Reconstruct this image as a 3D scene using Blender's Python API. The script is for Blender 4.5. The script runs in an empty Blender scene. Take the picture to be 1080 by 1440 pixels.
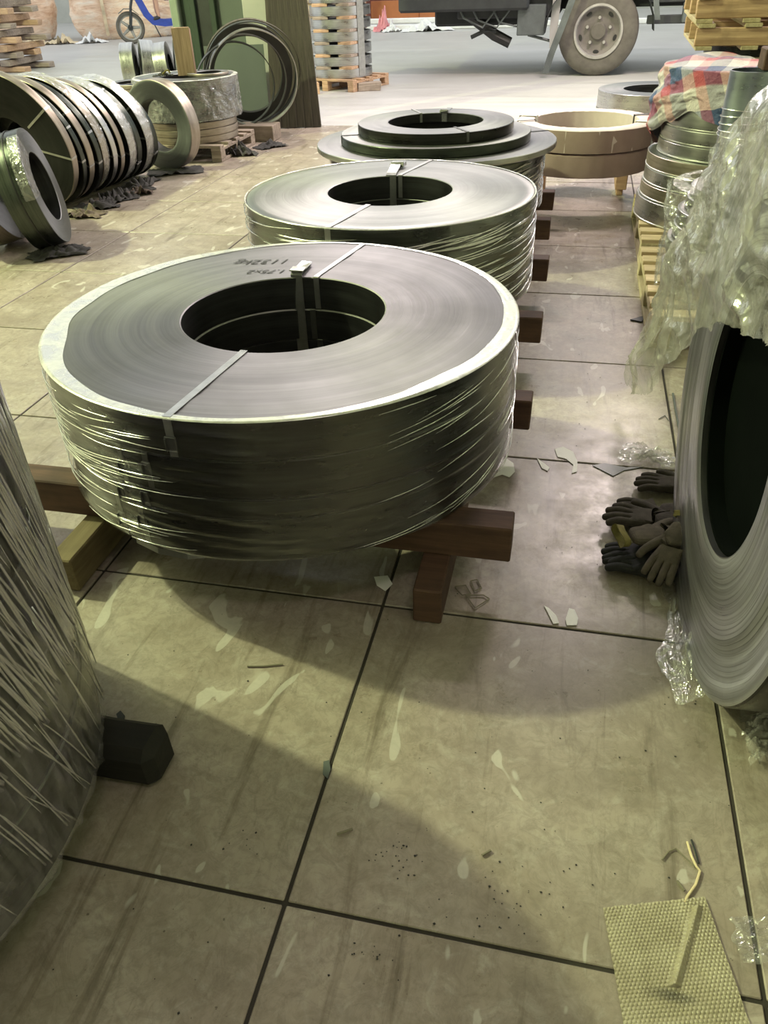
import bpy, bmesh, math, random
from mathutils import Vector, Matrix, noise, Euler
random.seed(7)
C = bpy.context.scene.collection
PI = math.pi
sc = bpy.context.scene

# ---------------------------------------------------------------- camera
PITCH, ROLL, YAW, FPX, CAM_H = 0.613799737, -0.0388833776, 0.240803509, 1091.0, 1.3612
cd = bpy.data.cameras.new('camera'); cam = bpy.data.objects.new('camera', cd); C.objects.link(cam)
_right = Vector((1, 0, 0)); _fwd = Vector((0, math.cos(PITCH), -math.sin(PITCH))); _up = _right.cross(_fwd)
_r2 = _right * math.cos(ROLL) + _up * math.sin(ROLL); _u2 = _r2.cross(_fwd)
_m = Matrix((( _r2.x, _u2.x, -_fwd.x), (_r2.y, _u2.y, -_fwd.y), (_r2.z, _u2.z, -_fwd.z)))
_m = Matrix.Rotation(YAW, 3, 'Z') @ _m
cam.matrix_world = Matrix.Translation((0, 0, CAM_H)) @ _m.to_4x4()
cd.sensor_fit = 'VERTICAL'; cd.sensor_height = 24.0; cd.lens = FPX / 1440.0 * 24.0
cd.clip_start = 0.02; cd.clip_end = 300
sc.camera = cam

# ---------------------------------------------------------------- view, world, lights
sc.view_settings.view_transform = 'Standard'; sc.view_settings.look = 'None'
sc.view_settings.gamma = 1.0; sc.view_settings.use_curve_mapping = False
sc.view_settings.exposure = 0.0
w = bpy.data.worlds.new('sky'); sc.world = w; w.use_nodes = True
bg = w.node_tree.nodes['Background']; bg.inputs[0].default_value = (0.93, 0.97, 1.0, 1); bg.inputs[1].default_value = 1.3

def light(name, kind, loc, energy, color, size=0.2, size_y=None, target=None):
    d = bpy.data.lights.new(name, kind); d.energy = energy; d.color = color
    if kind == 'AREA':
        d.size = size
        if size_y: d.shape = 'RECTANGLE'; d.size_y = size_y
    elif kind == 'SUN': d.angle = size
    else: d.shadow_soft_size = size
    o = bpy.data.objects.new(name, d); C.objects.link(o); o.location = loc
    if target is not None:
        o.rotation_euler = (Vector(target) - Vector(loc)).to_track_quat('-Z', 'Y').to_euler()
    return o
light('high_bay_lamp', 'POINT', (-7.2, 3.0, 6.6), 2900, (0.92, 1.0, 0.52), 0.12)
light('aisle_lamp', 'AREA', (1.3, 9.6, 5.3), 400, (1.0, 0.83, 0.79), 1.6, 0.35, (1.3, 9.2, 0))
light('near_fill_light', 'AREA', (1.2, -1.2, 6.8), 45, (1.0, 0.84, 0.76), 1.6, 0.35, (0.6, 1.0, 0))  # added fill behind the camera to lift the shaded near floor, no actual fixture
light('rear_aisle_lamp', 'AREA', (-2.0, 8.5, 4.3), 200, (1.0, 0.86, 0.80), 1.6, 0.35, (-2.0, 7.6, 0))

# ---------------------------------------------------------------- helpers
def setp(o, label=None, cat=None, group=None, kind=None):
    if label: o['label'] = label
    if cat: o['category'] = cat
    if group: o['group'] = group
    if kind: o['kind'] = kind
    return o
def link(name, me, m=None, parent=None, loc=(0, 0, 0), rot=(0, 0, 0)):
    o = bpy.data.objects.new(name, me); C.objects.link(o)
    if m is not None and me is not None:
        if isinstance(m, (list, tuple)):
            for q in m: me.materials.append(q)
        elif not me.materials: me.materials.append(m)
    o.location = loc; o.rotation_euler = rot
    if parent: o.parent = parent
    return o
def obj(name, bm, m, parent=None, loc=(0, 0, 0), rot=(0, 0, 0), smooth=None):
    bmesh.ops.recalc_face_normals(bm, faces=bm.faces)
    me = bpy.data.meshes.new(name); bm.to_mesh(me); bm.free()
    if smooth:
        for p in me.polygons: p.use_smooth = True
        if smooth is not True:
            me.set_sharp_from_angle(angle=math.radians(smooth))
    return link(name, me, m, parent, loc, rot)
def thing(name, label, cat, loc=(0, 0, 0), rot=(0, 0, 0), group=None):
    o = bpy.data.objects.new(name, None); C.objects.link(o); o.location = loc; o.rotation_euler = rot
    o.empty_display_size = .05
    return setp(o, label, cat, group)
def add_box(bm, x0, x1, y0, y1, z0, z1, bevel=0, jit=0, rot=None, mat=0):
    vs = [bm.verts.new((x, y, z)) for x in (x0, x1) for y in (y0, y1) for z in (z0, z1)]
    if jit:
        for v in vs: v.co += Vector((random.uniform(-jit, jit), random.uniform(-jit, jit), random.uniform(-jit, jit)))
    F = [bm.faces.new([vs[i] for i in f]) for f in ((0, 1, 3, 2), (4, 6, 7, 5), (0, 4, 5, 1), (2, 3, 7, 6), (0, 2, 6, 4), (1, 5, 7, 3))]
    for f in F: f.material_index = mat
    if bevel:
        es = set(e for f in F for e in f.edges)
        bmesh.ops.bevel(bm, geom=list(es), offset=bevel, segments=1, affect='EDGES')
    return vs
def box(*a, **k):
    bm = bmesh.new(); add_box(bm, *a, **k); return bm
def add_lathe(bm, prof, n=64, mat=0, closed=True):
    """revolve closed profile [(r, z)...] about Z"""
    rings = []
    for i in range(n):
        a = 2 * PI * i / n; ca, sa = math.cos(a), math.sin(a)
        rings.append([bm.verts.new((r * ca, r * sa, z)) for r, z in prof])
    m_ = len(prof)
    for i in range(n):
        A, B = rings[i], rings[(i + 1) % n]
        for j in range(m_ if closed else m_ - 1):
            k = (j + 1) % m_
            f = bm.faces.new((A[j], B[j], B[k], A[k])); f.material_index = mat
    return bm
def add_tube(bm, pts, r, n=8, caps=True):
    pts = [Vector(p) for p in pts]; rings = []
    rr = r if isinstance(r, (list, tuple)) else [r] * len(pts)
    for i, p in enumerate(pts):
        t = (pts[min(i + 1, len(pts) - 1)] - pts[max(i - 1, 0)]).normalized()
        ref = Vector((0, 0, 1)) if abs(t.z) < .9 else Vector((1, 0, 0))
        u = t.cross(ref).normalized(); v = t.cross(u)
        rings.append([bm.verts.new(p + rr[i] * (math.cos(2 * PI * k / n) * u + math.sin(2 * PI * k / n) * v)) for k in range(n)])
    for A, B in zip(rings, rings[1:]):
        for k in range(n): bm.faces.new((A[k], A[(k + 1) % n], B[(k + 1) % n], B[k]))
    if caps:
        bm.faces.new(rings[0]); bm.faces.new(rings[-1][::-1])
    return bm
def add_ribbon(bm, pts, side, w_, t_):
    """flat strap following pts; side = width direction, thickness t_"""
    pts = [Vector(p) for p in pts]; side = Vector(side).normalized(); rows = []
    for i, p in enumerate(pts):
        t = (pts[min(i + 1, len(pts) - 1)] - pts[max(i - 1, 0)]).normalized()
        nrm = t.cross(side).normalized()
        rows.append([bm.verts.new(p + side * sx * w_ / 2 + nrm * sz * t_ / 2) for sx, sz in ((-1, -1), (1, -1), (1, 1), (-1, 1))])
    for A, B in zip(rows, rows[1:]):
        for k in range(4): bm.faces.new((A[k], A[(k + 1) % 4], B[(k + 1) % 4], B[k]))
    bm.faces.new(rows[0]); bm.faces.new(rows[-1][::-1])
    return bm
def grid_mesh(nu, nv, fn, close_u=False):
    bm = bmesh.new(); R = [[bm.verts.new(fn(i / (nu if close_u else nu - 1), j / (nv - 1))) for j in range(nv)] for i in range(nu)]
    for i in range(nu if close_u else nu - 1):
        for j in range(nv - 1):
            k = (i + 1) % nu
            bm.faces.new((R[i][j], R[k][j], R[k][j + 1], R[i][j + 1]))
    return bm
def nz(x, y, z=0.0): return noise.noise(Vector((x, y, z)))

# ---------------------------------------------------------------- materials
class NT:
    def __init__(s, name):
        s.m = bpy.data.materials.new(name); s.m.use_nodes = True; s.t = s.m.node_tree; s.n = s.t.nodes; s.l = s.t.links
        s.b = s.n['Principled BSDF']; s.out = s.n['Material Output']
    def new(s, ty, **k):
        q = s.n.new('ShaderNode' + ty)
        for a, v in k.items(): setattr(q, a, v)
        return q
    def put(s, q, i, v):
        if hasattr(v, 'is_output'): s.l.new(v, q.inputs[i])
        elif v is not None: q.inputs[i].default_value = v
    def coord(s, kind='Object', scale=(1, 1, 1), rot=(0, 0, 0)):
        if kind == 'World': o = s.new('NewGeometry').outputs['Position']
        else: o = s.new('TexCoord').outputs[kind]
        mp = s.new('Mapping'); s.l.new(o, mp.inputs[0]); mp.inputs['Scale'].default_value = scale; mp.inputs['Rotation'].default_value = rot
        return mp.outputs[0]
    def noise(s, vec, scale=5, detail=4, rough=.5, dist=0):
        q = s.new('TexNoise'); s.l.new(vec, q.inputs['Vector']); q.inputs['Scale'].default_value = scale
        q.inputs['Detail'].default_value = detail; q.inputs['Roughness'].default_value = rough; q.inputs['Distortion'].default_value = dist
        return q.outputs[0]
    def ramp(s, f, *st):
        q = s.new('ValToRGB'); s.l.new(f, q.inputs[0]); e = q.color_ramp.elements
        while len(e) < len(st): e.new(.5)
        for el, (p, c) in zip(e, st):
            el.position = p; el.color = (c, c, c, 1) if isinstance(c, (int, float)) else (*c, 1)
        return q.outputs[0]
    def mix(s, f, a, b, mode='MIX'):
        q = s.new('MixRGB', blend_type=mode); s.put(q, 0, f)
        for i, v in ((1, a), (2, b)):
            if hasattr(v, 'is_output'): s.l.new(v, q.inputs[i])
            else: q.inputs[i].default_value = (*v, 1) if isinstance(v, tuple) else (v, v, v, 1)
        return q.outputs[0]
    def math(s, op, a, b=None, clamp=False):
        q = s.new('Math', operation=op, use_clamp=clamp); s.put(q, 0, a); s.put(q, 1, b); return q.outputs[0]
    def bump(s, h_, strength=.3, dist=.01):
        q = s.new('Bump'); s.l.new(h_, q.inputs['Height']); q.inputs['Strength'].default_value = strength; q.inputs['Distance'].default_value = dist
        s.l.new(q.outputs[0], s.b.inputs['Normal']); return q
    def set(s, **k):
        for a, v in k.items():
            a = {'col': 'Base Color', 'rough': 'Roughness', 'metal': 'Metallic', 'alpha': 'Alpha', 'spec': 'Specular IOR Level', 'coat': 'Coat Weight', 'aniso': 'Anisotropic'}.get(a, a)
            if isinstance(v, tuple) and len(v) == 3: v = (*v, 1)
            s.put(s.b, a, v)
        return s
def simple(name, col, rough=.6, metal=0., var=.25, sc_=6):
    t = NT(name); f = t.noise(t.coord('Object'), sc_, 5, .6)
    d = tuple(max(0, c * (1 - var)) for c in col); e = tuple(min(1, c * (1 + var)) for c in col)
    t.set(col=t.ramp(f, (.3, d), (.7, e)), rough=rough, metal=metal); t.bump(t.noise(t.coord('Object'), sc_ * 8, 3), .12, .004)
    return t.m
def wood(name, a, b, axis=0, rough=.78, sc_=1.):
    t = NT(name); s = [26 * sc_] * 3; s[axis] = 1.6 * sc_
    v = t.coord('Object', tuple(s)); f = t.noise(v, 1.6, 6, .62, .7); g = t.noise(t.coord('Object'), 5 * sc_, 4, .6)
    c = t.ramp(f, (.32, a), (.66, b)); dk = tuple(x * .4 for x in a)
    c = t.mix(t.ramp(g, (.55, 0.), (.78, .6)), c, dk)
    r = t.new('ObjectInfo').outputs['Random']; c = t.mix(t.math('MULTIPLY', r, .35), c, tuple(x * .55 for x in b))
    t.set(col=c, rough=rough); t.bump(f, .5, .003); return t.m
def steel_face(name, lo, hi, rough=.38, ring=150., seams=0):
    """wound coil face: concentric strip edges (object Z is the coil axis)"""
    t = NT(name); co = t.new('TexCoord').outputs['Object']
    sx = t.new('SeparateXYZ'); t.l.new(co, sx.inputs[0])
    r = t.math('SQRT', t.math('ADD', t.math('MULTIPLY', sx.outputs[0], sx.outputs[0]), t.math('MULTIPLY', sx.outputs[1], sx.outputs[1])))
    cx = t.new('CombineXYZ'); t.l.new(t.math('MULTIPLY', r, ring), cx.inputs[0]); t.l.new(t.math('MULTIPLY', sx.outputs[2], 1.0), cx.inputs[2])
    th = t.math('ARCTAN2', sx.outputs[1], sx.outputs[0]); t.l.new(t.math('MULTIPLY', t.math('SINE', th), .9), cx.inputs[1])
    f = t.noise(cx.outputs[0], 1.0, 5, .65); 
    cx2 = t.new('CombineXYZ'); t.l.new(t.math('MULTIPLY', r, ring * .16), cx2.inputs[0]); t.l.new(t.math('MULTIPLY', t.math('COSINE', th), .5), cx2.inputs[1])
    g = t.noise(cx2.outputs[0], 1.0, 3, .6)
    c = t.mix(.5, t.ramp(f, (.3, lo), (.7, hi)), t.ramp(g, (.3, lo), (.7, hi)))
    cl = t.noise(t.coord('Object'), 3.5, 4, .6); c = t.mix(t.ramp(cl, (.45, 0.), (.8, .35)), c, tuple(x * .75 for x in lo))
    if seams:
        wob = t.noise(t.coord('Object'), 2.2, 2, .5)
        sf = t.math('FRACT', t.math('MULTIPLY', t.math('ADD', r, t.math('MULTIPLY', wob, .05)), seams))
        dk = t.math('MULTIPLY', t.ramp(sf, (0., 1.), (.16, .1), (.24, 0.)), t.ramp(t.noise(cx2.outputs[0], 2.3, 2), (.35, .15), (.6, 1.)))
        c = t.mix(t.math('MULTIPLY', dk, .85), c, (.03, .03, .032))
    t.set(col=c, metal=.9, rough=t.ramp(t.mix(.5, f, cl), (.3, rough - .07), (.7, rough + .1)), aniso=.55)
    tg = t.new('Tangent', direction_type='RADIAL', axis='Z'); t.l.new(tg.outputs[0], t.b.inputs['Tangent'])
    t.bump(f, .22, .0015); return t.m
def steel_side(name, lo, hi, rough=.3, freq=90., metal=.92):
    """outer wrap of a coil: faint lines running round"""
    t = NT(name); v = t.coord('Object', (1.2, 1.2, freq)); f = t.noise(v, 1., 4, .6); g = t.noise(t.coord('Object', (3, 3, 9)), 2., 4, .6)
    c = t.mix(.5, t.ramp(f, (.35, lo), (.65, hi)), t.ramp(g, (.35, lo), (.65, hi)))
    t.set(col=c, metal=metal, rough=t.ramp(g, (.3, rough - .08), (.7, rough + .12))); t.bump(f, .18, .002); return t.m
def film_mat(name, tint=(.85, .86, .84), lo=.02, hi=.3, rough=.12, stretch=(1, 1, 1), sc_=8., bump=.5, rot=(0, 0, 0), gloss=.16, edge=.55, crinkle=0):
    """thin plastic film: mostly clear, with a sharp sheen and milky folds"""
    t = NT(name); v = t.coord('Object', stretch, rot); f = t.noise(v, sc_, 6, .62, .4); g = t.noise(v, sc_ * 3.7, 4, .6, .3)
    t.set(col=tint, rough=.5, spec=.3); hgt = t.mix(.45, f, g)
    if crinkle:
        dv = t.new('VectorMath', operation='ADD'); t.l.new(v, dv.inputs[0]); nn = t.new('TexNoise'); nn.inputs['Scale'].default_value = 6; t.l.new(v, nn.inputs['Vector'])
        sc2 = t.new('VectorMath', operation='SCALE'); t.l.new(nn.outputs['Color'], sc2.inputs[0]); sc2.inputs['Scale'].default_value = .12; t.l.new(sc2.outputs[0], dv.inputs[1])
        vo = t.new('TexVoronoi'); vo.inputs['Scale'].default_value = crinkle; t.l.new(dv.outputs[0], vo.inputs['Vector'])
        vo2 = t.new('TexVoronoi'); vo2.inputs['Scale'].default_value = crinkle * 2.7; t.l.new(dv.outputs[0], vo2.inputs['Vector'])
        hgt = t.mix(.35, t.mix(.3, vo.outputs['Distance'], vo2.outputs['Distance']), hgt)
    bp = t.bump(hgt, bump, .03 if crinkle else .006)
    tr = t.new('BsdfTransparent'); gl = t.new('BsdfGlossy'); gl.inputs['Roughness'].default_value = rough; gl.inputs['Color'].default_value = (.95, .95, .95, 1)
    t.l.new(bp.outputs[0], gl.inputs['Normal'])
    m1 = t.new('MixShader'); mx = t.new('MixShader'); lw = t.new('LayerWeight'); lw.inputs[0].default_value = .3; t.l.new(bp.outputs[0], lw.inputs['Normal'])
    t.l.new(t.math('ADD', gloss, t.math('MULTIPLY', lw.outputs['Facing'], edge), clamp=True), m1.inputs[0]); t.l.new(tr.outputs[0], m1.inputs[1]); t.l.new(gl.outputs[0], m1.inputs[2])
    t.l.new(t.ramp(f, (.38, lo), (.70, hi)), mx.inputs[0]); t.l.new(m1.outputs[0], mx.inputs[1]); t.l.new(t.b.outputs[0], mx.inputs[2]); t.l.new(mx.outputs[0], t.out.inputs[0])
    return t.m

def tile_mat():
    t = NT('marbled_floor_tile'); v = t.coord('World'); r = t.new('ObjectInfo').outputs['Random']
    off = t.new('VectorMath', operation='ADD'); t.l.new(v, off.inputs[0])
    cx = t.new('CombineXYZ'); t.l.new(t.math('MULTIPLY', r, 13.), cx.inputs[2]); t.l.new(cx.outputs[0], off.inputs[1]); vv = off.outputs[0]
    cloud = t.noise(vv, 2.6, 9, .66, 1.2); vein = t.noise(vv, 9., 8, .7, 2.2); fine = t.noise(v, 60., 4, .6)
    c = t.ramp(cloud, (.28, (.25, .205, .172)), (.5, (.37, .315, .268)), (.72, (.48, .425, .375)))
    c = t.mix(t.ramp(vein, (.47, 0.), (.5, .35), (.53, 0.)), c, (.19, .165, .14))
    c = t.mix(t.ramp(t.noise(vv, 15., 6, .7, 1.), (.52, 0.), (.68, .4)), c, (.56, .53, .48))
    c = t.mix(t.math('MULTIPLY', r, .28), c, (.22, .18, .155))
    c = t.mix(t.ramp(t.noise(vv, 32., 7, .72, .8), (.36, .55), (.56, 0.)), c, (.20, .17, .14))
    c = t.mix(t.ramp(t.noise(t.coord('World', (3., 1.4, 1), (0, 0, .4)), 6., 8, .75, 1.6), (.56, 0.), (.70, .45)), c, (.14, .115, .09))
    # drag marks along the aisle and brown rust streaks
    dm = t.noise(t.coord('World', (11, 1.1, 1), (0, 0, -.25)), 1.6, 6, .66, .5)
    c = t.mix(t.ramp(dm, (.55, 0.), (.70, .65)), c, (.095, .072, .048))
    dirt = t.noise(v, .9, 6, .62, .6); c = t.mix(t.ramp(dirt, (.46, 0.), (.72, .62)), c, (.17, .145, .115))
    # old glue smears, paler than the tile
    sp = t.noise(t.coord('World', (2.2, 1, 1), (0, 0, .9)), 5.5, 2, .4, .9); c = t.mix(t.ramp(sp, (.675, 0.), (.69, .5)), c, (.60, .58, .54))
    spk = t.noise(v, 95., 2, .5); c = t.mix(t.ramp(spk, (.74, 0.), (.78, .7)), c, (.06, .045, .035))
    rough = t.mix(.5, t.ramp(cloud, (.3, .24), (.7, .42)), t.ramp(t.noise(v, 7., 7, .7), (.35, .2), (.65, .62)))
    t.set(col=c, rough=rough, spec=.5); t.bump(t.mix(.5, vein, fine), .1, .003); return t.m
M = {}
M['tile'] = tile_mat()
M['grout'] = simple('dark_joint', (.035, .03, .024), .9)
t = NT('outdoor_concrete'); v = t.coord('World'); f = t.noise(v, .8, 8, .65, .8); g = t.noise(t.coord('World', (.25, 2.2, 1)), 1.5, 6, .6, .4)
c = t.mix(.5, t.ramp(f, (.3, (.36, .355, .335)), (.7, (.50, .495, .47))), t.ramp(g, (.3, (.38, .37, .35)), (.7, (.49, .485, .465))))
t.set(col=c, rough=t.ramp(g, (.3, .38), (.7, .6))); t.bump(t.noise(v, 40., 5), .15, .004); M['concrete'] = t.m
M['wall'] = simple('painted_wall', (.42, .43, .38), .8, sc_=1.5, var=.12)
M['roof'] = simple('roof_sheet', (.16, .17, .16), .7, sc_=.7)
M['face1'] = steel_face('brushed_coil_face', (.13, .127, .133), (.27, .265, .272), .47)
M['face_black'] = steel_face('blackened_coil_face', (.02, .02, .02), (.05, .05, .05), .6)
M['face2'] = steel_face('pale_coil_face', (.20, .207, .20), (.36, .367, .36), .42)
M['face_dark'] = steel_face('dark_coil_face', (.13, .135, .14), (.27, .275, .28), .42)
M['face_grey'] = steel_face('grey_coil_face', (.15, .155, .16), (.25, .26, .265), .5)
M['face_stripe'] = steel_face('striped_coil_face', (.22, .22, .25), (.74, .74, .80), .32, 130., 95.)
M['side1'] = steel_side('dark_coil_wrap', (.014, .014, .014), (.055, .055, .053), .3)
M['side_green'] = steel_side('green_grey_coil_wrap', (.03, .036, .032), (.10, .11, .095), .3)
M['side_silver'] = steel_side('silver_coil_wrap', (.34, .34, .34), (.58, .58, .56), .3, 60.)
M['side_brown'] = steel_side('rusty_tan_coil_wrap', (.20, .165, .13), (.46, .41, .35), .38, 60., .8)
M['bore'] = steel_side('dark_coil_bore', (.02, .02, .022), (.055, .055, .06), .42, 60., .7)
M['edge'] = simple('bright_strip_edge', (.66, .65, .63), .3, .8, .15, 30)
M['strap'] = simple('steel_strapping', (.42, .42, .42), .33, .9, .15, 30)
M['strapdark'] = simple('dark_steel_strapping', (.12, .12, .12), .4, .8, .15, 30)
M['film_main'] = film_mat('stretch_film', (.50, .48, .45), .0, .05, .16, (2.5, 2.5, 34.), 1., .4, (.05, .03, 0), .06, .25)
M['film_rim'] = film_mat('stretch_film_folded_edge', (.74, .73, .73), .25, .80, .2, (1, 1, 1), 12., .3, gloss=.3)
M['film_left'] = film_mat('thick_stretch_film', (.60, .55, .60), .0, .24, .12, (14, 14, 1.6), 4., 1., (.10, .12, 0), .10, .28)
M['film_cord'] = film_mat('gathered_film', (.72, .69, .72), .05, .3, .16, (1, 1, 1), 20., .3, gloss=.55, edge=.4)
M['film_loose'] = film_mat('crumpled_clear_film', (.47, .44, .43), .12, .50, .17, (1, 1, 1), 5., .75, gloss=.16, edge=.4, crinkle=11.)
M['film_clear'] = film_mat('clear_film', (.7, .7, .68), .03, .30, .14, (1, 1, 1), 9., .7, gloss=.12, edge=.35, crinkle=24.)
M['wood_red'] = wood('reddish_timber', (.05, .023, .015), (.115, .06, .038), 0)
M['wood_redy'] = wood('reddish_timber_along_y', (.10, .07, .035), (.22, .17, .09), 1)
M['wood_pine'] = wood('pale_pallet_timber', (.34, .27, .155), (.58, .49, .32), 1)
M['wood_pinex'] = wood('pale_pallet_timber_across', (.34, .25, .15), (.60, .47, .31), 0)
M['wood_tan'] = wood('tan_timber', (.36, .22, .13), (.62, .42, .27), 0)
M['wood_grey'] = wood('weathered_timber', (.20, .155, .12), (.42, .35, .29), 0)
M['wood_dark'] = wood('blackened_timber', (.005, .005, .004), (.016, .014, .011), 0)
M['wood_plank'] = wood('dark_leaning_plank', (.028, .024, .019), (.085, .074, .058), 2)
M['wood_post'] = wood('layered_post_timber', (.16, .10, .06), (.36, .25, .17), 2)
M['card'] = simple('brown_paper', (.35, .255, .24), .75, 0, .16, 5)
M['cardpale'] = simple('pale_paper', (.66, .57, .57), .7, 0, .14, 5)
M['black'] = simple('black_paint', (.018, .018, .018), .45)
M['chassis'] = simple('dark_chassis', (.03, .034, .036), .55)
M['chassis2'] = simple('grey_chassis', (.10, .115, .115), .5)
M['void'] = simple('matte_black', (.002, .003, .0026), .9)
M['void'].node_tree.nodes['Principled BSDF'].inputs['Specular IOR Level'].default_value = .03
M['rubber'] = simple('dusty_tyre_rubber', (.115, .105, .09), .85, 0, .2, 9)
M['rim'] = simple('dusty_wheel_rim', (.15, .135, .125), .6, .2, .2, 9)
M['rimlight'] = simple('pale_wheel_flange', (.34, .33, .31), .55, .2)
M['blue'] = simple('blue_scooter_plastic', (.035, .07, .38), .3)
M['red'] = simple('red_plastic', (.62, .03, .04), .4)
M['white'] = simple('white_plastic', (.80, .80, .78), .5, 0, .08)
M['pink'] = simple('pink_plastic', (.75, .30, .32), .6)
M['orangewood'] = simple('orange_wood_veneer', (.50, .17, .06), .45, 0, .12, 2)
M['brownwood'] = simple('red_brown_veneer', (.20, .06, .045), .45, 0, .2, 2)
M['cream'] = simple('cream_sack', (.66, .55, .36), .8)
M['glove'] = simple('grimy_knit_glove', (.05, .04, .035), .95, 0, .35, 40)
M['gloveblack'] = simple('black_glove', (.014, .014, .015), .8, 0, .3, 40)
M['glovegrey'] = simple('brown_grey_knit_glove', (.085, .068, .055), .95, 0, .3, 40)
M['yellow'] = simple('mustard_cuff', (.15, .125, .035), .9, 0, .25, 60)
M['rag'] = simple('dark_rag', (.035, .034, .033), .85, 0, .5, 14)
M['ragbrown'] = simple('brown_rag', (.10, .075, .06), .9, 0, .4, 14)
M['paper'] = simple('white_scrap_paper', (.80, .80, .78), .6, 0, .05)
M['skin'] = simple('skin', (.55, .32, .23), .6, 0, .08)
M['cloth'] = simple('dark_cloth', (.05, .07, .10), .9)
M['greenpost'] = simple('pale_green_paint', (.24, .29, .24), .5, 0, .15, 2)
M['greendoor'] = simple('dark_green_paint', (.035, .055, .042), .45, 0, .3, 2)
M['greenpanel'] = simple('grey_green_panel', (.105, .125, .115), .4, 0, .12, 1)
M['pillar'] = simple('white_pillar', (.45, .45, .43), .6, 0, .1, 2)
M['ink'] = simple('black_marker_ink', (.04, .04, .045), .6, 0, .1)
M['chrome'] = simple('bright_steel', (.6, .6, .6), .25, .9, .1)
M['leafdry'] = simple('dry_leaf', (.20, .18, .13), .8)
M['bluesteel'] = steel_side('blue_grey_sheet_steel', (.20, .23, .27), (.36, .40, .44), .3, 4.)

# ---------------------------------------------------------------- structure
TX0, TY0, TS = -0.373, 0.6651, 0.8
fl = obj('floor', box(-8.6, 3.3, -3.6, 8.665, -.03, -.005), M['grout']); setp(fl, kind='structure')
tm = None
for i in range(-11, 5):
    for j in range(-3, 10):
        x0, y0 = TX0 + i * TS, TY0 + j * TS
        x1, y1 = x0 + TS, y0 + TS
        if x1 < -8.6 or x0 > 3.3: continue
        if tm is None:
            b = box(.004, TS - .004, .004, TS - .004, -.012, 0, bevel=.0018)
            tile = obj('tile', b, M['tile'], fl); tm = tile.data
        else: tile = link('tile', tm, None, fl)
        tile.location = (x0, y0, random.uniform(-.0012, .0))
setp(obj('outdoor_ground', box(-40, 30, 8.669, 60, -.03, -.001), M['concrete']), kind='structure')
setp(obj('wall_left', box(-8.8, -8.6, -3.8, 8.6, 0, 7.5), M['wall']), kind='structure')
setp(obj('wall_right', box(3.3, 3.5, -3.8, 8.6, 0, 7.5), M['wall']), kind='structure')
setp(obj('wall_back', box(-8.6, 3.3, -3.8, -3.6, 0, 7.5), M['wall']), kind='structure')
setp(obj('ceiling', box(-8.8, 3.5, -3.8, 8.6, 7.5, 7.6), M['roof']), kind='structure')

# ---------------------------------------------------------------- coil building
def ring_mesh(ro, ri, h, n=128, steps=9, bev=.003, rimband=0.0, seed=0, mats3=None):
    """coil: outer wrap, slightly stepped wound face, bore.  material 0 face, 1 side, 2 bore"""
    rnd = random.Random(seed); bm = bmesh.new()
    top = []; N_ = steps
    for k in range(N_ + 1):
        r = ri + bev + (ro - ri - 2 * bev) * k / N_
        top.append((r, h + rnd.uniform(-.0012, .0012)))
    prof = [(ri, bev), (ri, h - bev)] + top + [(ro, h - bev), (ro, h * .66), (ro + .0008, h * .33), (ro, bev), (ro - bev, 0), (ri + bev, 0)]
    nt = len(top); L = len(prof); rings = []
    for i in range(n):
        a = 2 * PI * i / n
        rings.append([bm.verts.new((r * math.cos(a), r * math.sin(a), z)) for r, z in prof])
    for i in range(n):
        A, B = rings[i], rings[(i + 1) % n]
        for j in range(L):
            k = (j + 1) % L; f = bm.faces.new((A[j], B[j], B[k], A[k]))
            f.material_index = 2 if j <= 0 else (0 if j <= nt else (1 if j < L - 2 else (0 if j == L - 2 else 2)))
            f.smooth = True
    bmesh.ops.recalc_face_normals(bm, faces=bm.faces)
    me = bpy.data.meshes.new('coil'); bm.to_mesh(me); bm.free(); me.set_sharp_from_angle(angle=math.radians(35))
    return me
def coil(label, loc, ro, ri, h, face='face1', side='side1', bore='bore', rot=(0, 0, 0), group=None, seed=0, n=128, name='steel_coil', cat='coil'):
    o = link(name, ring_mesh(ro, ri, h, n=n, seed=seed), [M[face], M[side], M[bore]], None, loc, rot)
    return setp(o, label, cat, group)
def strap(parent, phi, ro, ri, h, w_=.016, mat='strap', over=True, clip_z=None, dphi=0., name='strap', t_=.0016):
    a = math.radians(phi); u = Vector((math.cos(a), math.sin(a), 0)); a2 = math.radians(phi + dphi); u2 = Vector((math.cos(a2), math.sin(a2), 0))
    e = .0022; bm = bmesh.new()
    pts = [u * (ri - e) + Vector((0, 0, .004)), u * (ri - e) + Vector((0, 0, h)), u * (ri - e * .6) + Vector((0, 0, h + e)), u * (ri + .012) + Vector((0, 0, h + e)),
           u2 * (ro - .012) + Vector((0, 0, h + e)), u2 * (ro + e * .6) + Vector((0, 0, h + e)), u2 * (ro + e) + Vector((0, 0, h - .002)), u2 * (ro + e) + Vector((0, 0, .004))]
    side = Vector((-math.sin(a), math.cos(a), 0)); add_ribbon(bm, pts, side, w_, t_)
    s = obj(name, bm, M[mat], parent)
    if clip_z is not None:
        R = Matrix.Rotation(a2, 4, 'Z'); b = bmesh.new()
        add_box(b, ro + e - .001, ro + e + .006, -w_ * .72, w_ * .72, clip_z - .016, clip_z + .016, bevel=.0015)
        add_box(b, ro + e + .004, ro + e + .010, -w_ * .72 + .002, -w_ * .72 + .005, clip_z - .02, clip_z + .012)
        for q in b.verts: q.co = R @ q.co
        obj('crimp_seal', b, M['strapdark'], s)
    return s
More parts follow.
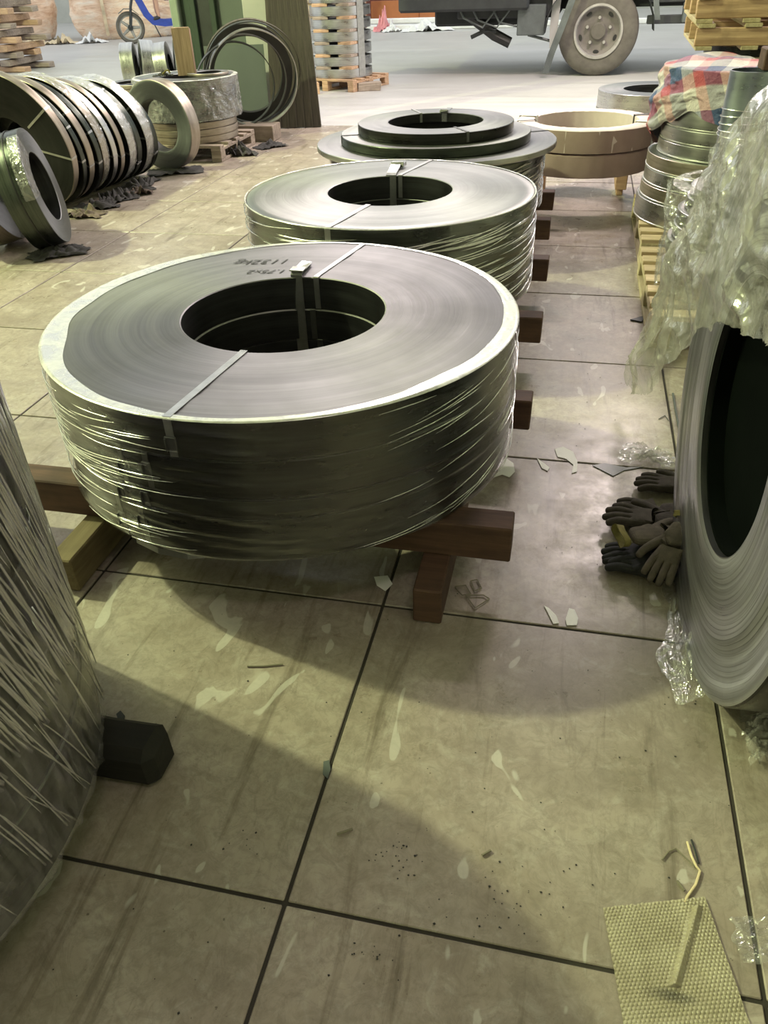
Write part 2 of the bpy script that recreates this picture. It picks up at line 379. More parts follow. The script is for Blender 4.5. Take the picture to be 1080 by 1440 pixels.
def film_cords(parent, R, z0, z1, n, a0, a1, slope, m, rad=.0016, seed=0, wav=.01, R_top=None):
    """gathered film ropes, joined: nobody could count them"""
    rn = random.Random(seed); bm = bmesh.new()
    for k in range(n):
        aa = math.radians(rn.uniform(a0, a1)); zz = rn.uniform(z0, z1); L = rn.uniform(.10, .42) * (1 if abs(slope) < 1 else 1.5); sl = slope * (1 if abs(slope) < 1 else rn.uniform(.8, 1.7)) + rn.uniform(-.07, .07); pts = []; rr = []
        ln = math.hypot(1, sl); N_ = 14; sd = rn.uniform(0, 99)
        for i in range(N_ + 1):
            q = (i / N_ - .5) * L; a = aa + q / ln / R; z = zz + q * sl / ln + wav * nz(q * 4, sd)
            if not (z0 < z < z1): continue
            r_ = R + .0052 + .002 * nz(q * 9, sd + 5); pts.append((r_ * math.cos(a), r_ * math.sin(a), z)); rr.append(rad * (.25 + math.sin(PI * i / N_)) * (1 + .5 * nz(q * 30, sd)))
        if len(pts) > 3: add_tube(bm, pts, rr, 5)
    return setp(obj('gathered_folds', bm, m, parent, smooth=True), kind='stuff')
def film_wrap(label, loc, R, z0, z1, amp=.003, diag=.5, seed=0, mat='film_main', top_in=.05, bot_in=.02, fr=(26., 2.2), n=260, nv=46, name='stretch_film', a0=0, a1=360, group=None, cat='film', rimmat='film_rim', top_fn=None):
    """thin film pulled round a coil stack, with pulled ridges"""
    def fn(u, v):
        a = math.radians(a0 + (a1 - a0) * u)
        rr, z = R, 0
        if v < .06: rr = R - bot_in * (1 - v / .06); z = z0
        else:
            q = (v - .06) / .94; z = z0 + (z1 - z0) * q
        s = a * R; c_, s_ = math.cos(diag), math.sin(diag)
        p, l = (s * s_ + z * c_), (s * c_ - z * s_)
        k = seed * 7.3
        d = max(0, 1 - abs(nz(p * fr[0], l * fr[1], k)) * 3.2) ** 2 * .9 + .45 * max(0, 1 - abs(nz(p * fr[0] * 2.1, l * fr[1] * 1.6, k + 5)) * 3) ** 2 + .6 * nz(s * 2.5, z * 3, k + 9)
        d *= amp * (1 if v > .06 else .3)
        return Vector((math.cos(a) * (rr + .0035 + d), math.sin(a) * (rr + .0035 + d), z))
    full = abs(a1 - a0 - 360) < 1e-6
    o = obj(name, grid_mesh(n, nv, fn, close_u=full), M[mat], None, loc, smooth=True); setp(o, label, cat, group)
    if top_in:
        def ft(u, v):
            a = math.radians(a0 + (a1 - a0) * u); wv = top_in * (.55 + .45 * nz(math.cos(a) * 2, math.sin(a) * 2, seed + 3.) * 2) if top_fn is None else top_fn(a)
            wv = max(.006, wv); r = R + .004 - wv * v
            d = .0009 + .0022 * abs(nz(r * 55, a * 3., seed)) + .0012 * (1 - v)
            if v == 0: d = -.001
            return Vector((math.cos(a) * r, math.sin(a) * r, z1 + d))
        obj('folded_edge', grid_mesh(n, 9, ft, close_u=full), M[rimmat], o, smooth=True)
    return o

# ---------------------------------------------------------------- timber
def timber(name, label, x0, x1, y0, y1, z0, z1, m, group=None, parent=None, cat='timber', jit=.002, bevel=.004, rotz=0, nseg=6):
    cx, cy = (x0 + x1) / 2, (y0 + y1) / 2
    bm = bmesh.new(); add_box(bm, x0 - cx, x1 - cx, y0 - cy, y1 - cy, 0, z1 - z0)
    ax = 0 if (x1 - x0) > (y1 - y0) else 1
    L = (x1 - x0, y1 - y0)[ax]
    es = [e for e in bm.edges if abs((e.verts[0].co - e.verts[1].co)[ax]) > L * .9]
    bmesh.ops.subdivide_edges(bm, edges=es, cuts=nseg, use_grid_fill=True)
    for v in bm.verts:
        k = v.co[ax] * 6
        for a in range(3):
            if a == 2 and v.co.z < 1e-4: continue
            if a == 2: v.co.z -= abs(nz(k + x0 * 3, a * 9., y0 * 5)) * jit; continue
            v.co[a] += nz(k + x0 * 3, a * 9. + v.co.z * 20, y0 * 5) * jit * (1 if a != ax else 2)
    bmesh.ops.bevel(bm, geom=[e for e in bm.edges if e.calc_face_angle(0) > .9], offset=bevel, segments=1, affect='EDGES')
    o = obj(name, bm, m, parent, (cx, cy, z0), (0, 0, rotz))
    if label: setp(o, label, cat, group)
    return o

# ================================================================ THE MAIN COIL STACK
C1 = (-.745, 1.962); R1 = .636; RI1 = .281
timber('timber_skid', 'short timber skid poking out left of the front coil stack', -1.262, -1.192, 1.367, 2.42, 0, .105, M['wood_redy'], 'skids under front stack')
timber('timber_skid', 'dark timber skid under right end of the front crossbeam', -.285, -.213, 1.421, 2.42, 0, .105, M['wood_red'], 'skids under front stack')
timber('timber_beam', 'long reddish timber crossbeam under the front edge of nearest stack', -1.56, -.060, 1.566, 1.650, .1052, .2105, M['wood_red'], jit=.004)
timber('timber_beam', 'timber beam with dark end under rear of the nearest stack', -1.50, -.058, 2.262, 2.345, .1052, .2105, M['wood_red'])
lv = [(.2115, .332, .0), (.333, .386, .002), (.387, .486, -.001), (.487, .588, 0)]
lb = ['bottom coil of the nearest film-wrapped stack, resting on timber beams', 'thin second coil from the bottom in the nearest stack',
      'second coil from the top in the nearest stack', 'large grey steel coil topping the nearest stack, with handwriting']
PH = [(-107, .07), (-104, .02), (-102, .05), (-93, .06)]
for k, (z0, z1, dr) in enumerate(lv):
    o = coil(lb[k], (C1[0], C1[1], z0), R1 + dr, RI1 + dr, z1 - z0, 'face1', 'side1', seed=k, n=176)
    if k == 3:
        strap(o, -92, R1, RI1, z1 - z0, .019, 'strap', clip_z=.04, dphi=-2.5)
        strap(o, 88, R1, RI1, z1 - z0, .017, 'strap', dphi=-4.5)
    else:
        strap(o, PH[k][0], R1 + dr, RI1 + dr, z1 - z0, .016, 'strapdark', clip_z=(z1 - z0) * .6)
        strap(o, PH[k][0] - 7, R1 + dr, RI1 + dr, z1 - z0, .014, 'strapdark', clip_z=(z1 - z0) * .45)
        strap(o, 86 + 3 * k, R1 + dr, RI1 + dr, z1 - z0, .018, 'strapdark')
    if k == 3:
        # writing in black marker, upside down for the viewer
        for txt, px, py, s_, rz in (('1132kg', -.865, 2.405, .062, 3.33), ('1.75x2', -.845, 2.30, .045, 3.30)):
            cu = bpy.data.curves.new('handwriting', 'FONT'); cu.body = txt; cu.size = s_; cu.shear = .3; cu.extrude = .0002
            tmp = bpy.data.objects.new('tmp', cu); C.objects.link(tmp)
            dg = bpy.context.evaluated_depsgraph_get(); me = bpy.data.meshes.new_from_object(tmp.evaluated_get(dg)); bpy.data.objects.remove(tmp)
            me.materials.clear()
            link('handwriting', me, M['ink'], o, (px - C1[0], py - C1[1], z1 - z0 + .0016), (0, 0, rz))
        # broad folded strapping tag and sleeve at the bore
        b = bmesh.new(); add_ribbon(b, [(-.052, RI1 - .008, -.30), (-.052, RI1 - .006, .02), (-.052, RI1 - .004, .108), (-.053, RI1 + .012, .118), (-.056, RI1 + .06, .112), (-.060, RI1 + .125, .106)], (1, 0, 0), .036, .002)
        obj('wide_strap', b, M['strap'], o)
        b = bmesh.new(); add_box(b, -.074, -.030, RI1 - .004, RI1 + .034, .1165, .121, bevel=.0012, jit=.0012)
        add_box(b, -.071, -.035, RI1 + .036, RI1 + .115, .110, .1135, bevel=.001, jit=.002); obj('tag', b, M['chrome'], o)
def rimw(a):
    d = math.degrees(a) % 360
    base = .013 + .05 * max(0, math.cos(math.radians(d - 185))) ** 1.3 + .03 * max(0, math.cos(math.radians(d + 15))) ** 2
    return base * (1 + .35 * nz(math.cos(a) * 3, math.sin(a) * 3, 2.))
fw_ = film_wrap('clear stretch film wound round the nearest coil stack', (C1[0], C1[1], 0), R1 + .004, .216, .588, .0035, .07, 1, 'film_main', .04, 0.02, (30., 1.5), 360, 60, top_fn=rimw, group=None)
film_cords(fw_, R1 + .006, .222, .575, 125, 140, 256, .05, M['film_cord'], .0013, 1)
film_cords(fw_, R1 + .006, .222, .575, 40, -50, 30, .12, M['film_cord'], .0011, 2)
b = bmesh.new(); add_ribbon(b, [(-.97, 1.36, .212), (-.90, 1.335, .207), (-.82, 1.328, .206), (-.76, 1.345, .2085)], (0, .2, 1), .016, .0015)
setp(obj('strap_end', b, M['strap']), 'loose pale strap end sticking out below the nearest stack', 'strap')

# ================================================================ SECOND STACK
C2 = (-.742, 3.345); R2 = .598; RI2 = .26
timber('timber_beam', 'timber beam end poking out beside front of the second stack', -1.45, -.062, 2.978, 3.06, .1052, .2105, M['wood_red'])
timber('timber_beam', 'timber beam end poking out beside rear of the second stack', -1.45, -.072, 3.72, 3.80, .1052, .2105, M['wood_red'])
for x in (-1.2, -.29): timber('timber_skid', '%s timber skid in the shade beneath the second coil stack' % ('left' if x < -1 else 'right'), x - .035, x + .035, 2.86, 3.95, 0, .105, M['wood_red'], 'skids under second stack')
z = .2115
for k, hh in enumerate((.095, .095, .095, .098)):
    o = coil(['lowest coil of the second stack', 'second lowest coil of the second stack', 'third coil up in the second stack', 'pale steel coil on top of the second stack'][k], (C2[0], C2[1], z), R2 + (0, .001, -.001, 0)[k], RI2, hh - .001, 'face2', 'side_green', seed=10 + k, n=144)
    if k == 3:
        strap(o, -97, R2, RI2, hh - .001, .022, 'strap', dphi=-3, clip_z=.03)
        strap(o, 92, R2, RI2, hh - .001, .018, 'strap', dphi=-9)
        b = bmesh.new(); add_ribbon(b, [(-.05, RI2 - .006, -.25), (-.05, RI2 - .005, .10), (-.05, RI2 + .01, .106), (-.057, RI2 + .10, .108), (-.058, RI2 + .16, .12)], (1, 0, 0), .045, .002); obj('wide_strap', b, M['strap'], o)
        b = bmesh.new(); add_box(b, -.085, -.02, RI2 + .14, RI2 + .19, .10, .122, bevel=.004, jit=.006); obj('tag', b, M['chrome'], o)
    else: strap(o, -80 + 9 * k, R2, RI2, hh - .001, .018, 'strapdark', clip_z=.05)
    z += hh
fw_ = film_wrap('stretch film wound round the second coil stack', (C2[0], C2[1], 0), R2 + .003, .216, z - .001, .004, .08, 3, 'film_main', .012, .02, (28., 1.6), 300, 50)
film_cords(fw_, R2 + .006, .222, .585, 120, -70, 40, .10, M['film_cord'], .002, 3)
film_cords(fw_, R2 + .006, .35, .585, 60, 150, 262, .05, M['film_cord'], .002, 4)

# ================================================================ THIRD STACK
C3 = (-.775, 4.72)
timber('timber_beam', 'reddish beam end beside front of the third stack', -1.4, -.095, 4.40, 4.48, .1052, .2105, M['wood_red'])
timber('timber_beam', 'beam end beside rear of the third stack', -1.4, -.10, 5.02, 5.10, .1052, .2105, M['wood_red'])
for x in (-1.2, -.30): timber('timber_skid', '%s timber skid in the shade beneath the third coil stack' % ('left' if x < -1 else 'right'), x - .035, x + .035, 4.3, 5.2, 0, .105, M['wood_red'], 'skids under third stack')
for k, (z0, z1, ro, ri, lbx, fc, sd) in enumerate([(.2115, .34, .585, .27, 'lowest film-wrapped coil of the third stack', 'face2', 'side_green'), (.341, .46, .59, .27, 'second coil up in the third stack', 'face2', 'side_green'),
        (.461, .522, .60, .27, 'third coil up in the third stack, under the wide plate coil', 'face2', 'side_green'), (.523, .552, .668, .30, 'widest thin coil overhanging the third stack', 'face_dark', 'side_silver'),
        (.553, .598, .526, .30, 'medium coil second from top on the third stack', 'face2', 'side_green'), (.599, .650, .430, .262, 'small round coil topping the third stack', 'face_grey', 'side1')]):
    o = coil(lbx, (C3[0], C3[1] - (0.0 if k < 4 else .015), z0), ro, ri, z1 - z0, fc, sd, seed=20 + k, n=128)
    if k == 5:
        strap(o, 88, ro, ri, z1 - z0, .03, 'chrome'); strap(o, 118, ro, ri, z1 - z0, .014, 'strap'); strap(o, -58, ro, ri, z1 - z0, .014, 'strapdark')
        b = bmesh.new(); add_box(b, -.02, .035, ri - .01, ri + .04, .052, .066, bevel=.003, jit=.004); obj('tag', b, M['chrome'], o)
    elif k >= 3: strap(o, 25 if k == 3 else 200, ro, ri, z1 - z0, .014, 'strapdark')
fw_ = film_wrap('stretch film wound round the third coil stack', (C3[0], C3[1], 0), .60, .216, .50, .004, .08, 5, 'film_main', 0, .02, (28., 1.6), 240, 40)
film_cords(fw_, .605, .222, .49, 90, -60, 40, .10, M['film_cord'], .003, 5)

# ================================================================ PAPER-WRAPPED RINGS
CB = (.045, 5.825)
for k, z0 in enumerate((.2105, .354)):
    bm = bmesh.new(); ro, ri, hh = .447, .337, .138
    prof = [(ri, .004), (ri, hh - .004), (ri + .01, hh), (ro - .01, hh), (ro, hh - .006), (ro + .002, hh * .5), (ro, .006), (ro - .01, 0), (ri + .01, 0)]
    add_lathe(bm, prof, 96)
    for v in bm.verts:
        a = math.atan2(v.co.y, v.co.x); q = nz(a * 9, v.co.z * 8, k * 5.) * .006 + nz(a * 30, v.co.z * 30, 2) * .0022; rr = math.hypot(v.co.x, v.co.y)
        v.co.x += math.cos(a) * q; v.co.y += math.sin(a) * q
        if v.co.z > hh - .01: v.co.z += nz(a * 14, rr * 20, k) * .003 - .001
    o = obj('paper_wrapped_coil', bm, M['cardpale'] if k else M['card'], None, (CB[0], CB[1], z0), smooth=40)
    setp(o, ['lower brown paper-wrapped coil ring', 'upper paper-wrapped coil ring with taped pale top'][k], 'coil')
    if k:
        for ph, dp in ((-20, 4), (22, 3), (165, 4), (196, 3)):
            strap(o, ph, ro + .003, ri, hh + .003, .045 if dp == 4 else .02, 'paper' if dp == 4 else 'black', name='tape')
        bm = bmesh.new(); add_lathe(bm, [(ro + .003, .004), (ro + .0045, hh * .5), (ro + .003, hh - .008)], 96, closed=False); obj('side_paper', bm, M['card'], o, smooth=True)
timber('timber_block', 'orange-brown timber block under right side of the paper-wrapped rings', .285, .36, 5.78, 6.1, .06, .21, M['wood_tan'], rotz=.0)
timber('timber_block', 'timber foot under the block at the paper-wrapped rings', .30, .345, 5.89, 6.05, 0, .06, M['wood_tan'])
timber('timber_block', 'timber support at left beneath the paper-wrapped rings', -.27, -.19, 5.80, 6.1, .0, .21, M['wood_tan'])
o = coil('pale steel coil lying on the ground beside the truck wheel', (.704, 8.9, .0), .552, .308, .145, 'face2', 'side_silver', seed=31)
o = coil('film-hazed upper coil beside the truck wheel', (.704, 8.9, .146), .548, .308, .154, 'face2', 'side_silver', seed=32)

# ================================================================ LEFT FOREGROUND STACK
CL = (-1.36, .60); RL = .60
timber('timber_log', 'blackened rounded timber block under the left foreground stack', -1.5, -.70, .83, .93, 0, .105, M['wood_dark'], bevel=.02, jit=.008)
timber('timber_log', 'second dark timber under the left foreground stack', -1.5, -.80, .25, .35, 0, .105, M['wood_dark'])
z = .107
for k, hh in enumerate((.16, .16, .17, .16, .14)):
    coil(['bottom coil of the left foreground stack', 'second coil up in the left foreground stack', 'third coil up in the left foreground stack', 'fourth coil up in the left foreground stack', 'top coil of the left foreground stack'][k],
         (CL[0] + (.002, .0, -.002, .003, -.01)[k], CL[1], z), RL + (.0, -.004, -.001, -.006, -.02)[k], .27, hh - .001, 'face1', 'side_green', seed=40 + k, n=128); z += hh
fw_ = film_wrap('thick rumpled stretch film round the left foreground stack', (CL[0], CL[1], 0), RL + .003, .11, z + .0, .009, 1.12, 11, 'film_left', .06, .03, (15., 1.3), 620, 130)
film_cords(fw_, RL + .010, .36, z - .03, 300, -15, 75, -3.2, M['film_cord'], .0022, 6, .02)
film_cords(fw_, RL + .010, .13, .55, 45, -15, 75, -3.0, M['film_cord'], .0015, 7, .02)

# ================================================================ RIGHT STANDING COIL
RC = (.373, 1.534); RR = .577; RRI = .284
# axis along +X: object Z -> -X so the face looks at the aisle
RWID = .36
o = link('standing_steel_coil', ring_mesh(RR, RRI, RWID, n=200, steps=34, seed=5), [M['face_stripe'], M['side1'], M['bore']], None, (RC[0] + RWID, RC[1], RR + .002), (0, -PI / 2, 0))
o.rotation_euler = (0, -PI / 2, 0.03); setp(o, 'large coil standing on edge at right, striped face and black hollow', 'coil')
me = o.data
for v in me.vertices:
    if v.co.z > RWID * .7:
        r = math.hypot(v.co.x, v.co.y); v.co.z += .010 * nz(r * 22, 3.3, 0) + (.0035 if int(r * 230) % 2 else 0)
# dark inner core lining of the hollow
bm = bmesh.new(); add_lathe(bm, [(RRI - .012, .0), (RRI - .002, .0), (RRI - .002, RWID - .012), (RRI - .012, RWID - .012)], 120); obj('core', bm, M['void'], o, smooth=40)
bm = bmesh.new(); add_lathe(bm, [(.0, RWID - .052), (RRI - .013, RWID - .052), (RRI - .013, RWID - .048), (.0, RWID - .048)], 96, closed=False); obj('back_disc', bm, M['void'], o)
coil('darker coil standing on edge behind the striped one', (.78 + .16, 1.56, .565), .56, .28, .16, 'face_dark', 'side1', rot=(0, -PI / 2, 0), seed=51)
# film under its foot
def ffoot(u, v):
    y = 1.26 + .54 * u; x = .340 + .05 * v - .035 * math.exp(-((u - .25) / .13) ** 2) * (1 - v) + .012 * nz(u * 9, v * 3, 1); return Vector((x, y, .004 + .05 * v * v + (.015 + .03 * math.exp(-((u - .25) / .15) ** 2)) * abs(nz(u * 12, v * 5, 4)) * (.3 + v)))
setp(obj('clear_film', grid_mesh(90, 24, ffoot), M['film_clear'], smooth=True), 'clear film tucked under the foot of the striped standing coil', 'film')
def fscr(u, v):
    return Vector((.47 + .14 * u + .01 * nz(u * 7, v * 7), 1.12 + .13 * v + .05 * u, .004 + .05 * abs(nz(u * 8, v * 8, 9)) + .02 * u))
setp(obj('clear_film', grid_mesh(40, 40, fscr), M['film_clear'], smooth=True), 'small crumpled film scrap in front of the striped standing coil', 'film')

# ================================================================ PALLETS AND SMALL STACKS AT RIGHT
def pallet(label, x0, x1, y0, y1, z0, m='wood_pine', m2='wood_pinex', h_=.14, nb=7, group=None):
    """runners along Y, top boards across X"""
    t_ = thing('wooden_pallet', label, 'pallet', ((x0 + x1) / 2, (y0 + y1) / 2, z0), group=group)
    W, D = x1 - x0, y1 - y0; bt = .022
    for k in range(3):
        cx = -W / 2 + .045 + k * (W - .09) / 2
        for q in range(3):
            cy = -D / 2 + .05 + q * (D - .1) / 2
            obj('block', box(cx - .045, cx + .045, cy - .05, cy + .05, bt, h_ - 2 * bt, bevel=.003, jit=.002), M[m], t_)
        obj('runner', box(cx - .045, cx + .045, -D / 2, D / 2, h_ - 2 * bt, h_ - bt, bevel=.002), M[m], t_)
        obj('bottom_board', box(cx - .045, cx + .045, -D / 2, D / 2, 0, bt, bevel=.002), M[m], t_)
    for k in range(nb):
        cy = -D / 2 + .045 + k * (D - .09) / (nb - 1)
        obj('top_board', box(-W / 2, W / 2, cy - .045, cy + .045, h_ - bt, h_, bevel=.002, jit=.0015), M[m2], t_)
    return t_
pallet('pale wooden pallet whose corner faces the front stack, under film-covered coils', .375, 1.35, 3.25, 4.22, 0)
pallet('pale wooden pallet under the silver ring stack with the plaid bag', .385, 1.35, 4.345, 5.33, 0)
z = .142
S2 = (.72, 3.62)
for k, (hh, r) in enumerate([(.055, .29), (.06, .30), (.05, .285), (.06, .295), (.055, .28), (.06, .27), (.05, .25), (.045, .235)]):
    coil('%s narrow silver ring up in the film-covered stack on the nearer pallet' % ('first', 'second', 'third', 'fourth', 'fifth', 'sixth', 'seventh', 'eighth')[k], (S2[0] + .008 * nz(k * 3.1, 1), S2[1], z), r, .16, hh - .001, 'face2', 'side_silver', seed=60 + k, n=96, group='narrow rings under clear film on the nearer pallet'); z += hh
zs2 = z
film_wrap('crinkled clear film hung over the small ring stack on the nearer pallet', (S2[0], S2[1], 0), .305, .16, zs2, .02, .9, 21, 'film_clear', .10, .0, (9., 3.), 200, 70, rimmat='film_clear')
z = .142; S1 = (.87, 4.9)
for k, (hh, r, dx) in enumerate([(.115, .505, 0), (.07, .49, .0), (.075, .48, .0), (.075, .478, .0), (.07, .44, .01), (.07, .435, .01), (.26, .43, .01)]):
    o = coil(['bottom ring of the silver stack on the farther pallet', 'second ring up in the silver stack by the plaid bag', 'third ring up in the silver stack by the plaid bag', 'fourth ring up in the silver stack, forming the wide ledge',
              'fifth ring up in the silver stack, first of the narrower ones', 'sixth ring up in the silver stack, just below the plaid bag', 'top ring of the silver stack, mostly hidden by plaid bag'][k],
             (S1[0] + dx, S1[1], z), r, .25, hh - .0015, 'face2', 'side_brown' if k in (1, 3) else 'side_silver', seed=70 + k, n=112)
    bm = bmesh.new(); add_lathe(bm, [(r, .0), (r + .004, .002), (r + .004, .007), (r, .009)], 96); obj('edge_band', bm, M['edge'], o, smooth=40)
    if k in (0, 3): strap(o, -120 + 10 * k, r + .003, .25, hh, .03, 'paper', clip_z=None)
    z += hh
# plaid bag draped over the top of the silver ring stack
t = NT('plaid_bag'); co = t.coord('World', (1, 1, 1), (0, 0, .5)); sx = t.new('SeparateXYZ'); t.l.new(co, sx.inputs[0])
f1 = t.ramp(t.math('FRACT', t.math('MULTIPLY', t.math('ADD', sx.outputs[0], t.math('MULTIPLY', sx.outputs[2], .5)), 4.3)), (0., (.60, .55, .57)), (.33, (.60, .55, .57)), (.36, (.48, .08, .11)), (.60, (.48, .08, .11)), (.63, (.03, .06, .18)))
f2 = t.ramp(t.math('FRACT', t.math('MULTIPLY', t.math('ADD', sx.outputs[1], sx.outputs[2]), 3.6)), (.0, (.68, .62, .63)), (.38, (.68, .62, .63)), (.42, (.46, .07, .10)), (.66, (.46, .07, .10)), (.70, (.05, .10, .24)))
t.l.new(t.mix(.55, f1, f2, 'MIX'), t.b.inputs['Base Color']); t.set(rough=.38, spec=.6); t.bump(t.noise(t.coord('World'), 14, 7, .7), .9, .03); M['plaid'] = t.m
def fbag(u, v):
    a = math.radians(135 + 190 * u); R_ = .435 + .03 * math.sin(u * 9) + .025 * nz(u * 7, v * 4, 1)
    q = v
    if q < .45: rr = (q / .45) * R_; zz = z + .012 + .035 * math.sin(q / .45 * PI) + .02 * nz(u * 6, v * 9, 3)
    else:
        s_ = (q - .45) / .55; rr = R_ + .045 * math.sin(s_ * PI * .9) + .03 * nz(u * 9, s_ * 5, 7) + .012 * nz(u * 30, s_ * 14, 7)
        zz = z + .012 - s_ * (.30 + .10 * math.sin(u * 8 + 1) + .05 * nz(u * 12, 2)) 
    rr = max(rr, .0); x_ = S1[0] + .01 + rr * math.cos(a); y_ = S1[1] + rr * math.sin(a)
    if v > .45:
        d_ = math.hypot(x_ - S1[0] - .01, y_ - S1[1]); k_ = max(1., .447 / max(d_, .01)); x_ = S1[0] + .01 + (x_ - S1[0] - .01) * k_; y_ = S1[1] + (y_ - S1[1]) * k_
    return Vector((x_, y_, max(zz, .42)))
setp(obj('plaid_bag', grid_mesh(150, 80, fbag), M['plaid'], smooth=True), 'red, white and blue plaid plastic bag draped over the silver ring stack', 'bag')
# blue grey sheet tube with wire loops
TB = (.64, 3.66)
bm = bmesh.new(); add_lathe(bm, [(.085, zs2 + .002), (.085, .985), (.081, .985), (.081, zs2 + .002)], 40)
o = obj('steel_tube', bm, M['bluesteel'], None, (TB[0], TB[1], 0), smooth=40); setp(o, 'upright blue-grey steel tube bound with wire beside the plaid bag', 'tube')
for k in range(5):
    zz = .76 + .022 * k; pts = [(.089 * math.cos(2 * PI * i / 40), .089 * math.sin(2 * PI * i / 40), zz + .006 * math.sin(2 * PI * i / 40 + k)) for i in range(41)]
    bm = bmesh.new(); add_tube(bm, pts, .0022, 6, caps=False); obj('wire_loop', bm, M['chrome'], o)
timber('timber_block', 'dark brown timber block set on top of the steel tube', .66, .82, 3.6, 3.72, .987, 1.06, M['wood_red'], jit=.004)
# stack behind that carries pallets
z = 0
for k in range(6):
    coil('%s dark coil up in the tall stack carrying the tan pallets' % ('first', 'second', 'third', 'fourth', 'fifth', 'sixth')[k], (1.28, 6.0, z), .55, .26, .149, 'face_dark', 'side1', seed=90 + k, n=80, group='coils under the stacked pallets'); z += .15
def runner_pallet(label, x0, x1, y0, y1, z0, hh=.13, seed=0):
    t_ = thing('wooden_pallet', label, 'pallet', ((x0 + x1) / 2, (y0 + y1) / 2, z0), rot=(0, 0, -.03)); W, D = x1 - x0, y1 - y0
    for q in range(3):
        cy = -D / 2 + .03 + q * (D - .06) / 2
        obj('runner', box(-W / 2, W / 2, cy - .03, cy + .03, .02, hh - .02, bevel=.004, jit=.003), M['wood_tan'], t_)
    for k in range(6):
        cx = -W / 2 + .05 + k * (W - .1) / 5
        obj('top_board', box(cx - .045, cx + .045, -D / 2 - .015, D / 2 + .015, hh - .02, hh, bevel=.002), M['wood_pine'], t_)
    for k in range(6):
        cx = -W / 2 + .05 + k * (W - .1) / 5
        obj('bottom_board', box(cx - .045, cx + .045, -D / 2 - .015, D / 2 + .015, 0, .02, bevel=.002), M['wood_pine'], t_)
    return t_
for k, zz in enumerate((.902, 1.034, 1.166, 1.298)):
    runner_pallet(['lowest of the stacked tan pallets behind the plaid bag', 'second lowest of the stacked tan pallets behind the plaid bag', 'third stacked tan pallet, partly cut by picture top', 'uppermost stacked tan pallet above the plaid bag'][k], .62 - .02 * k, 1.95, 5.42 + .01 * k, 6.5, zz, .13)
# big loose film over the standing coils
YB = [(0.85, 1.17, .95), (1.0, 1.17, .915), (1.25, 1.172, .85), (1.42, 1.172, .80), (1.55, 1.17, .775), (1.72, 1.165, .70), (1.89, 1.14, .61), (2.0, 1.06, .50), (2.14, .96, .38), (2.25, .885, .28), (2.4, .74, .19), (2.55, .58, .115), (2.68, .44, .09), (2.78, .34, .14)]
def interp(T, y):
    for a, b_ in zip(T, T[1:]):
        if y <= b_[0]:
            q = (y - a[0]) / (b_[0] - a[0]); return tuple(a[i] + (b_[i] - a[i]) * q for i in range(1, len(a)))
    return T[-1][1:]
def crump(p, s=1.):
    v = 0
    for f_, a_ in ((2.6, .05), (6.1, .022), (14., .007), (30., .0022)):
        v += a_ * (max(0, 1 - abs(noise.noise(Vector(p) * f_)) * 2.6) ** 1.6 * 1.6)
    return v * s
def fdrape(u, v):
    y = .85 + (2.78 - .85) * u; zt, zb = interp(YB, y)
    zb += .012 * nz(y * 22, 5.) + .008 * nz(y * 60, 3.)
    if v < .4:
        q = v / .4; x = .82 - (.82 - .40) * q; zz = zt + .012
        if y > 1.85: x = .82 - (.82 - .40) * q; zz = zt + .03 * (1 - q)
        c_ = crump((x, y, 0), .35); zz += abs(c_)
        return Vector((x, y, zz))
    q = (v - .4) / .6; zz = zt + (zb - zt) * q
    lobe = max(0, min(1, (y - 1.8) / .7)); xb = .352 - .055 * lobe * q
    c_ = crump((0.3, y, zz), .45)
    x = xb + (.40 - xb) * max(0, 1 - q * 7) ** 2 - abs(c_) - .01
    return Vector((x, y + .02 * nz(y * 5, zz * 9, 2) * q, zz))
setp(obj('loose_plastic_film', grid_mesh(230, 150, fdrape), M['film_loose'], smooth=True), 'big crumpled translucent plastic sheet hanging over the standing coils at right', 'film')
def fdrape2(u, v):
    y = 1.9 + 1.5 * u; x = .50 + .25 * nz(u * 2, 3) * .3 - .05 * v; zz = 1.05 - .25 * u - (.45) * v; c_ = crump((x, y, zz), .5)
    return Vector((x - abs(c_) + .06 * u, y, zz + c_ * .3))
setp(obj('loose_plastic_film', grid_mesh(90, 60, fdrape2), M['film_clear'], smooth=True), 'inner fold of clear sheet between the film-covered ring stack and standing coils', 'film')

